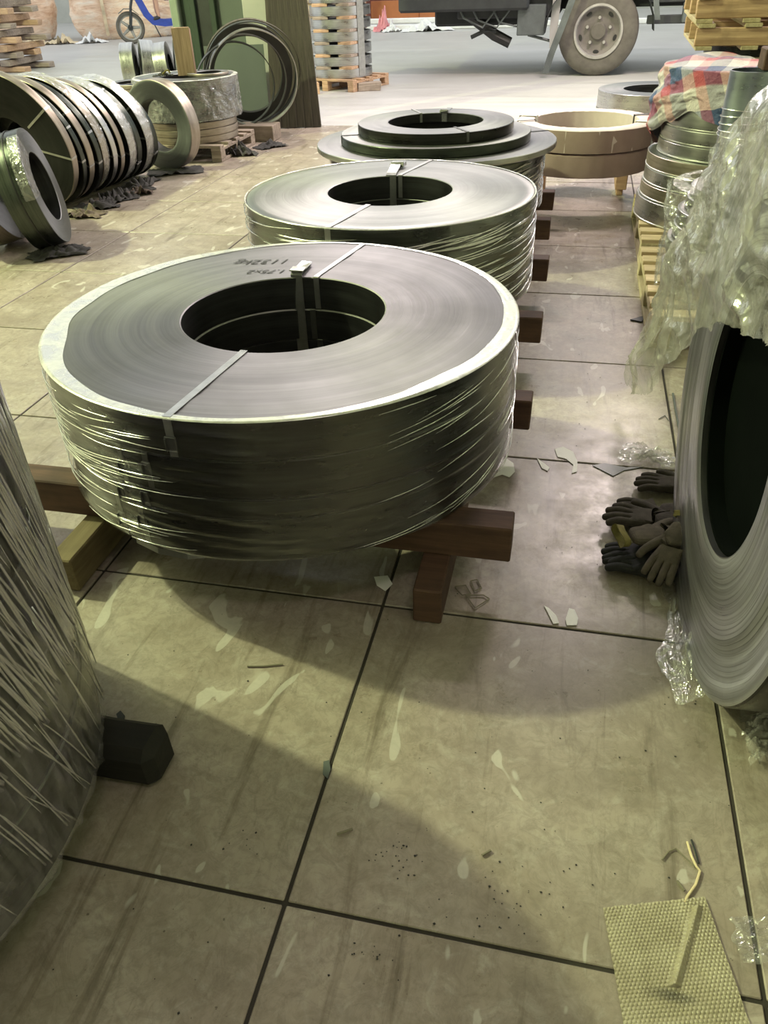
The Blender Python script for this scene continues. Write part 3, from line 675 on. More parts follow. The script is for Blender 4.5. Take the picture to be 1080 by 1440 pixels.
# ================================================================ GLOVES
def glove(label, loc, rz, m, sc_=1., tilt=0, roll=0, flip=1, curl=.3, cuff=None):
    J = {}; verts = []; rad = []; edges = []
    def add(p, r, par=None):
        verts.append(p); rad.append(r)
        if par is not None: edges.append((par, len(verts) - 1))
        return len(verts) - 1
    w0 = add((0, -.015, .016), (.032, .016)); p1 = add((0, .035, .018), (.036, .018), w0); cu = add((0, -.075, .014), (.036, .014), w0)
    for k, (dx, L) in enumerate(((-.028, .062), (-.010, .074), (.010, .070), (.029, .055))):
        k0 = add((dx * 1.0, .062, .017), (.0125, .012), p1); x = dx
        a = dx * 5 + .15 * nz(k * 3., loc[0] * 20); q1 = add((dx + a * L * .5, .062 + L * .55, .016 + curl * .012), (.0115, .0115), k0)
        add((dx + a * L, .062 + L, .010 - curl * .002), (.0095, .0095), q1)
    t1 = add((flip * .040, .008, .016), (.0145, .013), w0); t2 = add((flip * .064, .045, .015), (.0125, .012), t1); add((flip * .072, .075, .011), (.0105, .0105), t2)
    me = bpy.data.meshes.new('glove'); me.from_pydata(verts, edges, []); o = link('glove', me, m, None, loc, (tilt, roll, rz)); o.scale = (sc_,) * 3
    sk = o.modifiers.new('skin', 'SKIN')
    for i, r in enumerate(rad): me.skin_vertices[0].data[i].radius = r
    me.skin_vertices[0].data[0].use_root = True
    ss = o.modifiers.new('sub', 'SUBSURF'); ss.levels = ss.render_levels = 2
    setp(o, label, 'glove')
    bm = bmesh.new(); pr_ = [(.036, .018), (.040, .020), (.040, .016)]
    R_ = []
    for yy, s1 in ((-.085, 1.0), (-.100, 1.06), (-.103, 1.14), (-.098, 1.02)):
        R_.append([bm.verts.new((.038 * s1 * math.cos(a), yy + .003 * math.sin(3 * a), .014 + .015 * s1 * math.sin(a))) for a in [2 * PI * i / 20 for i in range(20)]])
    for A, B in zip(R_, R_[1:]):
        for i in range(20): bm.faces.new((A[i], A[(i + 1) % 20], B[(i + 1) % 20], B[i]))
    obj('cuff', bm, cuff or m, o, smooth=True)
    return o
glove('black rubber-faced glove lowest at front of the glove pile', (.335, 1.70, .012), math.radians(75), M['gloveblack'], 1.15, 0, 0, 1)
glove('black glove with one pointed finger on left of the pile', (.315, 1.765, .016), math.radians(100), M['gloveblack'], 1.05, 0, .1, -1)
glove('brown-grey knitted glove with mustard cuff on top of the pile', (.325, 1.79, .055), math.radians(-75), M['glovegrey'], 1.15, -.12, 0, -1, .2, M['yellow'])
glove('dark knitted glove with finger pointing toward the aisle, mid pile', (.335, 1.90, .03), math.radians(82), M['glove'], 1.15, 0, 0, 1, .4)
glove('dark glove lying flat behind the mustard-cuffed one', (.355, 1.985, .012), math.radians(95), M['glove'], 1.1, 0, 0, -1)
glove('dark glove farthest back against the standing coil', (.42, 2.13, .010), math.radians(85), M['glove'], 1.05, 0, 0, 1)
glove('brown glove with dangling finger pointing to the viewer', (.355, 1.735, .085), math.radians(155), M['glovegrey'], .95, -.45, 0, 1, .1, M['yellow'])

# ================================================================ LEFT SIDE UPRIGHT COILS
def upright(label, x, y, az, tilt, ro, ri, w_, face, side, seed, group=None, name='steel_coil'):
    """coil standing on its rim; axis direction az, tilted down by -tilt; (x, y) = centre of the visible face"""
    a, t_ = math.radians(az), math.radians(tilt)
    nrm = Vector((math.cos(a) * math.cos(t_), math.sin(a) * math.cos(t_), math.sin(t_)))
    cz = ro * math.cos(t_) + (w_ * abs(math.sin(t_)) if t_ > 0 else 0) + .002
    q = nrm.to_track_quat('Z', 'Y'); me = ring_mesh(ro, ri, w_, n=112, seed=seed)
    o = link(name, me, [M[face], M[side], M['bore']]); o.rotation_mode = 'QUATERNION'; o.rotation_quaternion = q
    o.location = Vector((x, y, cz)) - nrm * w_; setp(o, label, 'coil', group); return o
row = [(5.10, -3.74, .42, .05, 'face_dark', 'side_brown', 'first coil with black face in the leaning left row'),
       (5.19, -3.72, .36, .035, 'face_dark', 'side_green', 'thin greenish coil second in the leaning left row'),
       (5.27, -3.70, .40, .05, 'face_dark', 'side_brown', 'third coil in the leaning left row, tan rim'),
       (5.37, -3.69, .38, .04, 'face_dark', 'side_green', 'fourth coil in the leaning left row, dark green rim'),
       (5.46, -3.69, .43, .055, 'face_dark', 'side_brown', 'fifth coil in the leaning left row, paper scraps on rim'),
       (5.57, -3.68, .40, .045, 'face_dark', 'side_silver', 'sixth coil in the leaning left row, narrow bright rim'),
       (5.67, -3.68, .42, .04, 'face_dark', 'side_brown', 'seventh coil in the leaning left row'),
       (5.78, -3.68, .42, .07, 'face_dark', 'side_silver', 'film-wrapped bright coil eighth in the leaning left row'),
       (5.90, -3.68, .41, .05, 'face_dark', 'side_green', 'ninth coil in the leaning left row'),
       (6.03, -3.68, .44, .075, 'face_dark', 'side_silver', 'broad silver coil tenth in the leaning left row'),
       (6.15, -3.64, .40, .05, 'face_dark', 'side_green', 'last greenish coil in the leaning left row')]
for k, (y, x, r, w_, fc, sd, lbx) in enumerate(row):
    r = .455 - .0095 * k + (r - .42) * .45; x = -3.30 + .007 * k - r; w_ *= 1.15; fc = 'face_black'
    o = upright(lbx, x + random.uniform(-.01, .01), y, -100, -14, r, .17, w_, fc, sd, 100 + k)
    for s_ in (35, -20): strap(o, s_ + random.uniform(-25, 25), r, .22, w_, .014, 'strap')
    if k in (4, 7, 9):
        def fw(u, v, r=r, w_=w_, k=k):
            a = 2 * PI * u; d = .003 + .012 * abs(nz(a * 5, v * 4, k)) ; return Vector(((r + d) * math.cos(a), (r + d) * math.sin(a), -.004 + (w_ + .008) * v + .003 * nz(a * 9, v * 3)))
        obj('film_wrap', grid_mesh(150, 7, fw, close_u=True), M['film_clear'], o, smooth=True)
F1 = upright('small leaning coil ring with pale face at left front', -3.05, 4.32, 23, 11, .323, .191, .17, 'face_grey', 'side_green', 120)
bm = bmesh.new(); add_lathe(bm, [(.324, .082), (.328, .082), (.328, .090), (.324, .090)], 96); obj('seam_band', bm, M['bore'], F1)
def fpl(u, v):
    a = math.radians(-250 + 70 * u); r = .325 + .006 * abs(nz(u * 9, v * 7)) ; z_ = .17 - .05 * v + .005
    if v < .4: return Vector(((.20 + (r - .20) * v / .4) * math.cos(a), (.20 + (r - .20) * v / .4) * math.sin(a), .173 + .004 * abs(nz(u * 12, v * 9))))
    return Vector((r * math.cos(a), r * math.sin(a), .173 - .10 * (v - .4)))
obj('torn_film', grid_mesh(40, 20, fpl), M['film_clear'], F1, smooth=True)
upright('larger leaning coil behind the small pale ring, cut by left picture edge', -3.42, 4.36, 20, 14, .46, .25, .15, 'face_grey', 'side_brown', 121)
upright('dark coil leaning at the left picture edge behind the small ring', -3.70, 4.30, 15, 14, .44, .25, .14, 'face_dark', 'side1', 122)
upright('grey ring standing on edge in front of the film-wrapped small stack', -3.36, 6.44, -105, -3, .338, .196, .115, 'face_grey', 'side_brown', 123)
# rags along the foot of the row
def rag(label, x, y, s, rz, m, seed, hgt=.05):
    def fr(u, v):
        a = u - .5; b_ = v - .5; return Vector((a * s * (1 + .3 * nz(v * 3, seed)), b_ * s * .6 * (1 + .4 * nz(u * 3, seed + 2)), .004 + hgt * abs(nz(u * 5 + seed, v * 5)) * 2 * (1 - 2 * abs(a)) + .014 * abs(nz(u * 14, v * 14, seed))))
    o = obj('rag', grid_mesh(28, 28, fr), m, None, (x, y, 0), (0, 0, rz), smooth=True); setp(o, label, 'rag'); return o
rl = ['brown rag by the foot of the first leaning coil', 'black rag crumpled under the third leaning coil', 'black rag crumpled under the fifth leaning coil', 'grey-black rag heaped under the middle of the leaning row', 'black rag bundled under the seventh leaning coil',
      'tattered brown rag end sticking onto the tile beside the leaning row', 'dark rag under the last leaning coils']
for k, (x, y, s) in enumerate([(-3.30, 5.02, .28), (-3.32, 5.22, .30), (-3.30, 5.38, .26), (-3.32, 5.55, .34), (-3.30, 5.72, .30), (-3.20, 5.62, .22), (-3.33, 5.95, .32)]):
    rag(rl[k], x, y, s, .8 * k, M['ragbrown'] if k in (0, 5) else M['rag'], k * 3.3)
rag('flat greenish rag beneath the standing grey ring', -3.25, 6.40, .45, .5, M['rag'], 40., .02)
rag('glossy black film scrap beneath the small leaning ring', -2.98, 4.17, .34, .7, M['rag'], 45., .05)
rag('black rag heap beside the wrapped small stack pallet', -2.95, 7.12, .30, .2, M['rag'], 50., .10)
rag('dark rag on floor near the leaning planks', -2.80, 7.5, .30, .9, M['rag'], 55., .05)

# ================================================================ WRAPPED STACK WITH POST (left rear)
SB = (-3.42, 7.22)
pallet('short dark pallet under the film-wrapped stack with the wooden post', SB[0] - .42, SB[0] + .42, SB[1] - .42, SB[1] + .42, 0, 'wood_grey', 'wood_grey', .13, 5)
z = .132
for k, (hh, r, sd) in enumerate([(.055, .40, 'side_brown'), (.055, .405, 'side_brown'), (.055, .40, 'side_brown'), (.075, .42, 'side1'), (.10, .43, 'side_green'), (.10, .43, 'side1'), (.05, .45, 'side_green')]):
    coil(['lowest tan ring of the stack with the post', 'second tan ring of the stack with the post', 'third tan ring of the stack with the post', 'dark ring in the middle of the stack with the post', 'film-covered ring below the top in the stack with the post',
          'upper film-covered ring of the stack with the post', 'top ring of the stack carrying the wooden post'][k], (SB[0], SB[1], z), r, .2, hh - .001, 'face_grey', sd, seed=130 + k, n=80); z += hh
film_wrap('cloudy stretch film round the stack with the wooden post', (SB[0], SB[1], 0), .452, .31, z, .012, 1.2, 31, 'film_clear', .05, .0, (14., 2.), 160, 50)
o = thing('wooden_post', 'stubby layered wooden post standing on the film-wrapped stack', 'post', (SB[0] - .04, SB[1] + .0, z + .003), (0, 0, .3))
for k in range(4): obj('board', box(-.08 + .012, .08, -.05 + .026 * k, -.05 + .026 * k + .023, 0, .36 - .006 * k, bevel=.002, jit=.002), M['wood_post'], o)
o.location.x = SB[0] + .02
coil('thin tan ring lying on top beside the wooden post', (SB[0] + .20, SB[1] + .04, z + .002), .18, .12, .02, 'face_grey', 'side_brown', seed=141, n=64)
rag('cloth scrap with yellow patch beside the wooden post', SB[0] - .17, SB[1] - .08, .17, .4, M['rag'], 61., .03).location.z = z + .002
bm = bmesh.new(); add_tube(bm, [(-.03, 0, 0), (0, .01, .025), (.03, 0, .03), (.04, 0, 0.005)], .008, 6)
setp(obj('glove_cuff', bm, M['yellow'], None, (SB[0] - .12, SB[1] - .12, z + .025)), 'small mustard cloth knot beside the wooden post', 'cloth')
# brown drum rings at left rear
z = 0
for k, (hh, r) in enumerate([(.16, .30), (.14, .30), (.12, .30), (.03, .31)]):
    coil(['lowest brown ring of the low stack behind the leaning row', 'second brown ring of the low stack behind the leaning row', 'third brown ring of the low stack behind the leaning row', 'top lip ring of the low stack behind the leaning row'][k], (-4.52, 8.40, z), r, .22, hh - .001, 'face_grey', 'side_brown', seed=150 + k, n=72); z += hh
coil('small brown ring standing near the grey upright ring', (-4.02, 7.55, 0), .16, .14, .42, 'face_grey', 'side_brown', seed=155, n=64)
# galvanised silver rolls
for k in range(4):
    o = upright(['first galvanised roll left of the wooden post', 'second galvanised roll left of the wooden post', 'third galvanised roll left of the wooden post', 'galvanised roll nearest the wooden post'][k], -5.35 + .22 * k, 8.25 + .10 * k, (200, 212, 196, 208)[k], (0, 6, -5, 4)[k], (.25, .265, .25, .26)[k], .12, .15, 'face2', 'side_silver', 160 + k)
    o.location.z = .26 + .205; o.location.x = -5.22 + .21 * k; o.location.y = 9.75 + .02 * k
for q in (9.55, 9.95): timber('timber_beam', '%s low timber bearer under the galvanised rolls' % ('front' if q < 9.7 else 'rear'), -5.75, -4.3, q - .05, q + .05, 0, .20, M['wood_grey'], group='bearers under the galvanised rolls')
rag('white crumpled plastic left of the galvanised rolls', -5.45, 9.2, .35, .3, M['white'], 71., .22)

# big dark thin rings leaning at the column
for k, (r, dx, dz, sd) in enumerate([(.52, 0, 0, 'black'), (.53, .05, 0, 'chassis'), (.47, .02, .0, 'strapdark'), (.55, .11, 0, 'wood_plank'), (.50, .14, 0, 'strap'), (.44, -.02, 0, 'black')]):
    r *= .83; bm = bmesh.new(); w_ = .05; th_ = (.10 if k == 0 else .008)
    add_lathe(bm, [(r - th_, 0), (r, 0), (r, w_), (r - th_, w_)], 110)
    for v in bm.verts:
        a = math.atan2(v.co.y, v.co.x); v.co.xy *= 1 + .02 * nz(math.cos(a) * 1.5, math.sin(a) * 1.5, k * 3.)
    o = obj('steel_hoop', bm, M[sd], None, (-3.16 + dx, 7.98 - .06 * k + .1, r * .93 + .13), smooth=40)
    o.rotation_euler = (math.radians(-80), 0, math.radians(28))
    setp(o, ['thickest black hoop leaning at the column', 'wide dark hoop leaning at the column', 'inner dark steel hoop leaning at the column', 'brownish thin hoop bulging right toward the planks', 'bright thin steel hoop leaning at the column', 'smallest black hoop leaning at the column'][k], 'hoop')
timber('timber_block', 'weathered timber base block under the leaning hoops', -3.45, -2.85, 7.75, 7.98, 0, .14, M['wood_grey'], jit=.006)
# sheet scraps seen through the hoops
o = obj('glass_sheet', box(-.30, .30, -.004, .004, 0, .75), M['greenpanel'], None, (-3.42, 8.38, .01), (math.radians(-6), 0, .2)); setp(o, 'grey-green sheet leaning behind the dark hoops', 'panel')
# column, door, posts
setp(obj('pillar', box(-3.40, -3.11, 8.72, 9.0, 0, 7, bevel=.01), M['pillar']), kind='structure')
d = thing('roller_gate', 'dark green folding gate leaf with pale green edge post at the opening', 'gate', (0, 0, 0))
obj('edge_post', box(-4.27, -4.18, 8.90, 9.02, 0, 4, bevel=.01), M['greenpost'], d)
obj('leaf', box(-4.18, -4.0, 8.98, 9.05, 0.02, 4), M['greendoor'], d)
obj('leaf', box(-4.02, -3.80, 8.94, 9.02, 0.02, 4), M['chassis'], d)
obj('leaf', box(-3.80, -3.42, 8.96, 9.04, 0.02, 4), M['greenpanel'], d)
for x in (-4.02, -3.80): obj('stile', box(x - .03, x + .03, 8.9, 9.06, 0, 4, bevel=.005), M['greendoor'], d)
pl = ['leftmost tall dark plank leaning at the white pillar', 'second tall dark plank at the white pillar', 'third tall dark plank at the white pillar', 'fourth tall dark plank at the white pillar', 'fifth tall dark plank at the white pillar', 'rightmost tall dark plank leaning toward the coil tower']
for k in range(6):
    bm = box(-.046, .046, -.02, .02, 0, 2.6, bevel=.003, jit=.002)
    o = obj('plank', bm, M['wood_plank'], None, (-3.07 + .082 * k, 8.47 + .018 * k, .0), (math.radians(-3), math.radians(2.5 - 1.1 * k), .2)); setp(o, pl[k], 'plank')
    o.location.z = .004

# ================================================================ OUTSIDE: coil tower with spacers
TW = (-3.22, 11.75)
t_ = pallet('wooden pallet under the tower of grey coils', TW[0] - .46, TW[0] + .46, TW[1] - .44, TW[1] + .44, 0, 'wood_tan', 'wood_tan', .14, 5)
t_.rotation_euler = (0, 0, -.35)
setp(timber('timber_chock', None, -2.92, -2.62, 11.3, 11.46, 0, .10, M['wood_grey'], jit=.01, rotz=.3), 'wedge of timber poking out at the foot of the coil tower', 'timber')
setp(timber('timber_chock', None, -3.62, -3.38, 11.0, 11.15, 0, .13, M['wood_tan'], jit=.01, rotz=.4), 'orange-tan timber chunk at front of the coil tower', 'timber')
z = .142
cl = ['lowest', 'second', 'third', 'fourth', 'fifth', 'sixth', 'seventh']
for k in range(7):
    coil('%s grey coil counted from the ground in the spacer tower' % cl[k], (TW[0], TW[1], z), .40, .2, .105, 'face2', 'side_silver', seed=170 + k, n=72); z += .105
    for s_, (dx, rz) in enumerate(((-.18, .2), (.17, -.3))):
        timber('timber_spacer', 'front %s spacer resting on %s coil of the outdoor tower' % (('left', 'right')[s_], cl[k]), TW[0] + dx - .10, TW[0] + dx + .10, TW[1] - .40, TW[1] - .20, z, z + .035, M[('wood_grey', 'wood_tan')[(k + s_) % 2]], group='spacers in the coil tower', nseg=1, rotz=rz)
        timber('timber_spacer', 'rear %s spacer resting on %s coil of the outdoor tower' % (('left', 'right')[s_], cl[k]), TW[0] + dx - .10, TW[0] + dx + .10, TW[1] + .18, TW[1] + .38, z, z + .035, M['wood_grey'], group='spacers in the coil tower', nseg=1)
    z += .0355
bm = bmesh.new(); add_ribbon(bm, [(TW[0] + .335, TW[1] - .245, .02 + .142), (TW[0] + .335, TW[1] - .245, 1.1)], (.8, .6, 0), .09, .003); setp(obj('binding_strip', bm, M['strap']), 'broad grey upright strip binding the spacer tower', 'strap')

# ================================================================ TRUCK
WX, WY = .135, 12.82
T = thing('truck', 'dark-chassised truck parked outside, only wheel and underside in view', 'truck', (WX, WY, 0))
def wheel(parent, loc, R_=.53, wd=.26, name='wheel'):
    bm = bmesh.new(); h2 = wd / 2
    add_lathe(bm, [(R_ * .60, -h2 * .9), (R_ * .66, -h2 * 1.0), (R_ * .86, -h2 * 1.0), (R_ * .96, -h2 * .86), (R_, -h2 * .6), (R_, h2 * .6), (R_ * .96, h2 * .86), (R_ * .8, h2), (R_ * .6, h2 * .9)], 72)
    tr = obj(name, bm, M['rubber'], parent, loc, (PI / 2, 0, 0), smooth=50)
    # +Z of wheel -> -Y (camera side)
    bm = bmesh.new(); add_lathe(bm, [(R_ * .61, .1), (R_ * .61, .135), (R_ * .56, .135), (R_ * .53, .10), (R_ * .53, .08), (R_ * .56, .07)], 64); obj('rim_flange', bm, M['rimlight'], tr, smooth=40)
    bm = bmesh.new(); add_lathe(bm, [(.0, .06), (R_ * .2, .06), (R_ * .42, .045), (R_ * .54, .085), (R_ * .54, .06), (R_ * .42, .02), (0, .03)], 64, closed=False); obj('disc', bm, M['rim'], tr, smooth=40)
    bm = bmesh.new(); add_lathe(bm, [(.0, .10), (R_ * .17, .10), (R_ * .2, .085), (R_ * .2, .05), (0, .05)], 32, closed=False); obj('hub', bm, M['rubber'], tr, smooth=40)
    for k in range(5):
        a = 2 * PI * k / 5 + .3; bm = bmesh.new(); add_lathe(bm, [(0, .10), (.018, .10), (.022, .09), (.022, .055), (0, .055)], 8, closed=False)
        obj('wheel_nut', bm, M['rimlight'], tr, (R_ * .30 * math.cos(a), R_ * .30 * math.sin(a), 0))
        a += PI / 5; bm = bmesh.new(); add_lathe(bm, [(0, .083), (.03, .083), (.03, .045), (0, .045)], 14, closed=False); q = obj('hand_hole', bm, M['black'], tr, (R_ * .455 * math.cos(a), R_ * .455 * math.sin(a), -.012)); q.scale = (.8, 1.3, 1); q.rotation_euler = (0, 0, a)
    return tr
wheel(T, (0, 0, .53)); wheel(T, (0, 1.9, .53)); wheel(T, (4.2, 0, .53))
obj('chassis_rail', box(-2.6, 5.2, .35, .45, .78, 1.0, bevel=.01), M['chassis'], T); obj('chassis_rail', box(-2.6, 5.2, 1.35, 1.45, .78, 1.0, bevel=.01), M['chassis'], T)
obj('cargo_bed', box(-.9, 5.4, -.2, 2.1, 1.12, 1.3, bevel=.01), M['chassis'], T)
obj('cab_floor', box(-2.75, -.95, -.2, 2.1, .80, 1.5, bevel=.03), M['chassis'], T)
bm = bmesh.new()
for k in range(13):
    a = PI * (k / 12); 
pts = [(.72 * math.cos(PI * k / 12), 0, .53 + .66 * math.sin(PI * k / 12)) for k in range(13)]
add_ribbon(bm, pts, (0, 1, 0), .40, .01); obj('mudguard', bm, M['chassis'], T)
obj('battery_box', box(-1.10, -.72, -.12, .3, .50, .86, bevel=.01), M['chassis2'], T)
bm = bmesh.new(); add_tube(bm, [(-2.05, .1, .95), (-1.75, .1, .72), (-1.42, .1, .50), (-1.2, .1, .40)], [.07, .075, .075, .07], 8); obj('steering_arm', bm, M['black'], T)
bm = bmesh.new(); add_tube(bm, [(-1.75, .05, .48), (-1.55, .05, .56), (-1.40, .05, .55)], .03, 6); obj('bracket', bm, M['chassis'], T)
for k, (xa, za) in enumerate(((-2.0, 1.0), (-1.8, .95), (-1.5, .9))):
    bm = bmesh.new(); add_tube(bm, [(xa, -.05, za), (xa + .15, -.06, .72 - .03 * k), (xa + .42, -.06, .60), (xa + .6, -.05, .82)], .014, 6); obj('hose', bm, M['chassis2'], T)
obj('underbody_pan', box(-2.3, -.9, .25, 1.6, .62, .82, bevel=.03, jit=.02), M['chassis'], T)
bm = bmesh.new(); add_tube(bm, [(-.95, 0, .50), (-.62, 0, .42), (-.50, 0, .40)], .02, 6); obj('step_bar', bm, M['chassis2'], T)
bm = bmesh.new(); add_ribbon(bm, [(-.28, -.3, 1.2), (-.48, -.3, .62), (-.60, -.3, .28), (-.66, -.3, .06)], (1, 0, 0), .09, .006); obj('mud_strip', bm, M['chassis2'], T)
bm = bmesh.new(); add_ribbon(bm, [(.62, -.3, 1.2), (.70, -.3, .82), (.74, -.3, .66)], (1, 0, 0), .07, .006); obj('mud_strip', bm, M['chassis2'], T)
bm = bmesh.new(); add_ribbon(bm, [(-.60 + .02, -.05, .98), (-.60, -.05, .6), (-.585, -.05, .34)], (1, 0, 0), .11, .01); obj('mudflap', bm, M['pillar'], T)
obj('side_guard', box(.62, 1.6, -.1, .0, .60, .70, bevel=.008), M['chassis'], T); obj('side_guard', box(.62, 1.6, -.1, .0, .84, .94, bevel=.008), M['chassis'], T)
obj('side_guard', box(1.05, 1.8, -.25, -.1, .62, .84, bevel=.01), M['chassis2'], T)
bm = bmesh.new(); add_tube(bm, [(1.5, -.2, .60), (1.3, -.2, .50), (1.24, -.2, .42)], .04, 6); obj('tow_hook', bm, M['chassis'], T)
obj('frame_box', box(-1.95, -.55, .0, 1.9, .70, 1.15, bevel=.02), M['chassis'], T); obj('frame_box', box(.66, 5.2, .1, 1.9, .86, 1.15, bevel=.02), M['chassis'], T)
obj('axle', box(-.09, .09, .1, 1.9, .44, .62, bevel=.03), M['chassis'], T)

# ================================================================ SCOOTER AND RIDER
SX, SY = -10.66, 19.95
S = thing('electric_scooter', 'blue electric scooter in front of the large orange bulk bags', 'scooter', (SX, SY, 0), (0, 0, math.radians(30)))
def swheel(parent, x, R_=.33):
    bm = bmesh.new(); add_lathe(bm, [(R_ * .76, -.05), (R_ * .92, -.06), (R_, -.03), (R_, .03), (R_ * .92, .06), (R_ * .76, .05)], 48); w_ = obj('tyre', bm, M['rubber'], parent, (x, 0, R_), (PI / 2, 0, 0), smooth=50)
    bm = bmesh.new(); add_lathe(bm, [(R_ * .68, -.03), (R_ * .77, -.045), (R_ * .77, .045), (R_ * .68, .03)], 40); obj('rim', bm, M['rimlight'], w_, smooth=40)
    for k in range(5):
        a = 2 * PI * k / 5; bm = bmesh.new(); add_tube(bm, [(0, 0, 0), (R_ * .7 * math.cos(a), R_ * .7 * math.sin(a), 0)], [.04, .025], 6); obj('spoke', bm, M['rimlight'], w_)
    bm = bmesh.new(); add_lathe(bm, [(0, -.07), (.06, -.07), (.06, .07), (0, .07)], 16, closed=False); obj('hub', bm, M['chassis'], w_)
swheel(S, 0); swheel(S, 1.6)
bm = bmesh.new()
for s_ in (-.09, .09): add_tube(bm, [(0, s_, .33), (.09, s_, .75), (.20, s_ * .5, 1.05)], .028, 8)
obj('fork', bm, M['chassis'], S)
bm = bmesh.new(); add_ribbon(bm, [(-.22, 0, .62), (-.08, 0, .71), (.10, 0, .70), (.24, 0, .58)], (0, 1, 0), .14, .015); obj('mudguard', bm, M['chassis2'], S)
bm = bmesh.new(); add_ribbon(bm, [(.22, 0, 1.25), (.28, 0, .9), (.42, 0, .58), (.55, 0, .44), (.80, 0, .40), (1.15, 0, .41)], (0, 1, 0), .34, .15); obj('front_shield_and_footboard', bm, M['blue'], S, smooth=40)
bm = bmesh.new(); add_ribbon(bm, [(1.1, 0, .42), (1.25, 0, .62), (1.6, 0, .72), (1.85, 0, .80)], (0, 1, 0), .30, .22); obj('rear_body', bm, M['blue'], S, smooth=40)
obj('saddle', box(.86, 1.62, -.14, .14, .84, .93, bevel=.03), M['black'], S)
bm = bmesh.new(); add_tube(bm, [(.2, 0, 1.0), (.24, 0, 1.28)], .03, 8); add_tube(bm, [(.24, -.32, 1.32), (.24, 0, 1.26), (.24, .32, 1.32)], .016, 8); obj('handlebar', bm, M['chassis'], S)
bm = bmesh.new(); add_tube(bm, [(.55, -.14, .40), (.66, -.2, .12)], .015, 6); obj('side_stand', bm, M['black'], S)
def skin_fig(name, nodes, edges, m, parent=None, loc=(0, 0, 0), rot=(0, 0, 0), lev=2):
    me = bpy.data.meshes.new(name); me.from_pydata([n_[0] for n_ in nodes], edges, []); o = link(name, me, m, parent, loc, rot)
    o.modifiers.new('skin', 'SKIN'); 
    for i, n_ in enumerate(nodes): me.skin_vertices[0].data[i].radius = (n_[1], n_[1] * (n_[2] if len(n_) > 2 else 1))
    me.skin_vertices[0].data[0].use_root = True
    s_ = o.modifiers.new('sub', 'SUBSURF'); s_.levels = s_.render_levels = lev; return o
nodes = [((1.25, 0, 1.0), .15), ((1.22, 0, 1.2), .14), ((1.18, 0, 1.42), .16), ((1.16, 0, 1.52), .06), ((1.14, 0, 1.66), .095), ((1.13, 0, 1.74), .08),
         ((1.1, -.12, .98), .085), ((.84, -.15, .96), .06), ((.84, -.14, .62), .05), ((.86, -.14, .50), .036), ((.82, -.14, .475), .035), ((.70, -.15, .465), .03),
         ((1.1, .12, .98), .085), ((.84, .15, .96), .06), ((.84, .14, .62), .05), ((.86, .14, .50), .036), ((.82, .14, .475), .035), ((.70, .15, .465), .03),
         ((1.16, -.2, 1.44), .055), ((.95, -.27, 1.25), .042), ((.62, -.28, 1.30), .034), ((.32, -.26, 1.34), .03), ((1.16, .2, 1.44), .055), ((.95, .27, 1.25), .042), ((.62, .28, 1.30), .034), ((.32, .26, 1.34), .03)]
ed = [(0, 1), (1, 2), (2, 3), (3, 4), (4, 5), (0, 6), (6, 7), (7, 8), (8, 9), (9, 10), (10, 11), (0, 12), (12, 13), (13, 14), (14, 15), (15, 16), (16, 17), (2, 18), (18, 19), (19, 20), (20, 21), (2, 22), (22, 23), (23, 24), (24, 25)]
P_ = skin_fig('person', nodes, ed, M['skin'], None, (SX - .14, SY - .08, 0.02), (0, 0, math.radians(30))); setp(P_, 'bare-legged person seated on the blue scooter, dark socks and shoes', 'person')
jn = [((1.25, 0, 1.0), .17), ((1.22, 0, 1.2), .16), ((1.18, 0, 1.44), .175), ((1.1, -.12, .98), .10), ((.88, -.15, .96), .08), ((1.1, .12, .98), .10), ((.88, .15, .96), .08), ((1.16, -.2, 1.44), .075), ((1.0, -.26, 1.30), .065), ((1.16, .2, 1.44), .075), ((1.0, .26, 1.30), .065)]
skin_fig('clothing', jn, [(0, 1), (1, 2), (0, 3), (3, 4), (0, 5), (5, 6), (2, 7), (7, 8), (2, 9), (9, 10)], M['cloth'], P_)
for s_ in (-.14, .14): skin_fig('shoe', [((.87, s_, .52), .045), ((.84, s_, .475), .045), ((.70, s_ * 1.05, .462), .038)], [(0, 1), (1, 2)], M['black'], P_)

# ================================================================ BULK BAGS AND FAR THINGS
t = NT('orange_woven_bag'); v = t.coord('Object', (1, 1, 3)); f = t.noise(v, 1.6, 7, .62, .9)
t.set(col=t.ramp(f, (.3, (.66, .40, .25)), (.5, (.88, .66, .48)), (.68, (.95, .84, .70))), rough=.6); t.bump(t.noise(v, 5., 6, .6, .6), .8, .05); M['bag'] = t.m
def bulkbag(label, cx, cy, wx, wy, hh, seed, rz, m='bag'):
    def fb(u, v):
        a = 2 * PI * u; c_, s_ = math.cos(a), math.sin(a); p = .42
        ex, ey = abs(c_) ** p * (1 if c_ > 0 else -1), abs(s_) ** p * (1 if s_ > 0 else -1)
        zz = v * hh; bul = .82 + .22 * math.sin(min(1, v * 1.05) * PI) ** .6
        if v > .93: bul *= max(.02, 1 - (v - .93) / .07)
        d = 1 + .05 * nz(c_ * 2 + seed, s_ * 2, zz * 2) + .035 * abs(nz(c_ * 5 + seed, s_ * 5, zz * 6))
        return Vector((ex * wx / 2 * bul * d, ey * wy / 2 * bul * d, zz + .03 * nz(c_ * 3, s_ * 3, seed) * v))
    o = obj('bulk_bag', grid_mesh(80, 40, fb, close_u=True), M[m], None, (cx, cy, 0), (0, 0, rz), smooth=True); setp(o, label, 'bag')
    bm = bmesh.new(); add_ribbon(bm, [(-wx * .2, -wy * .52, .1), (-wx * .2, -wy * .56, hh * .5), (-wx * .2, -wy * .5, hh * .92)], (1, 0, 0), .08, .01); obj('lifting_strap', bm, M['cream'], o)
    return o
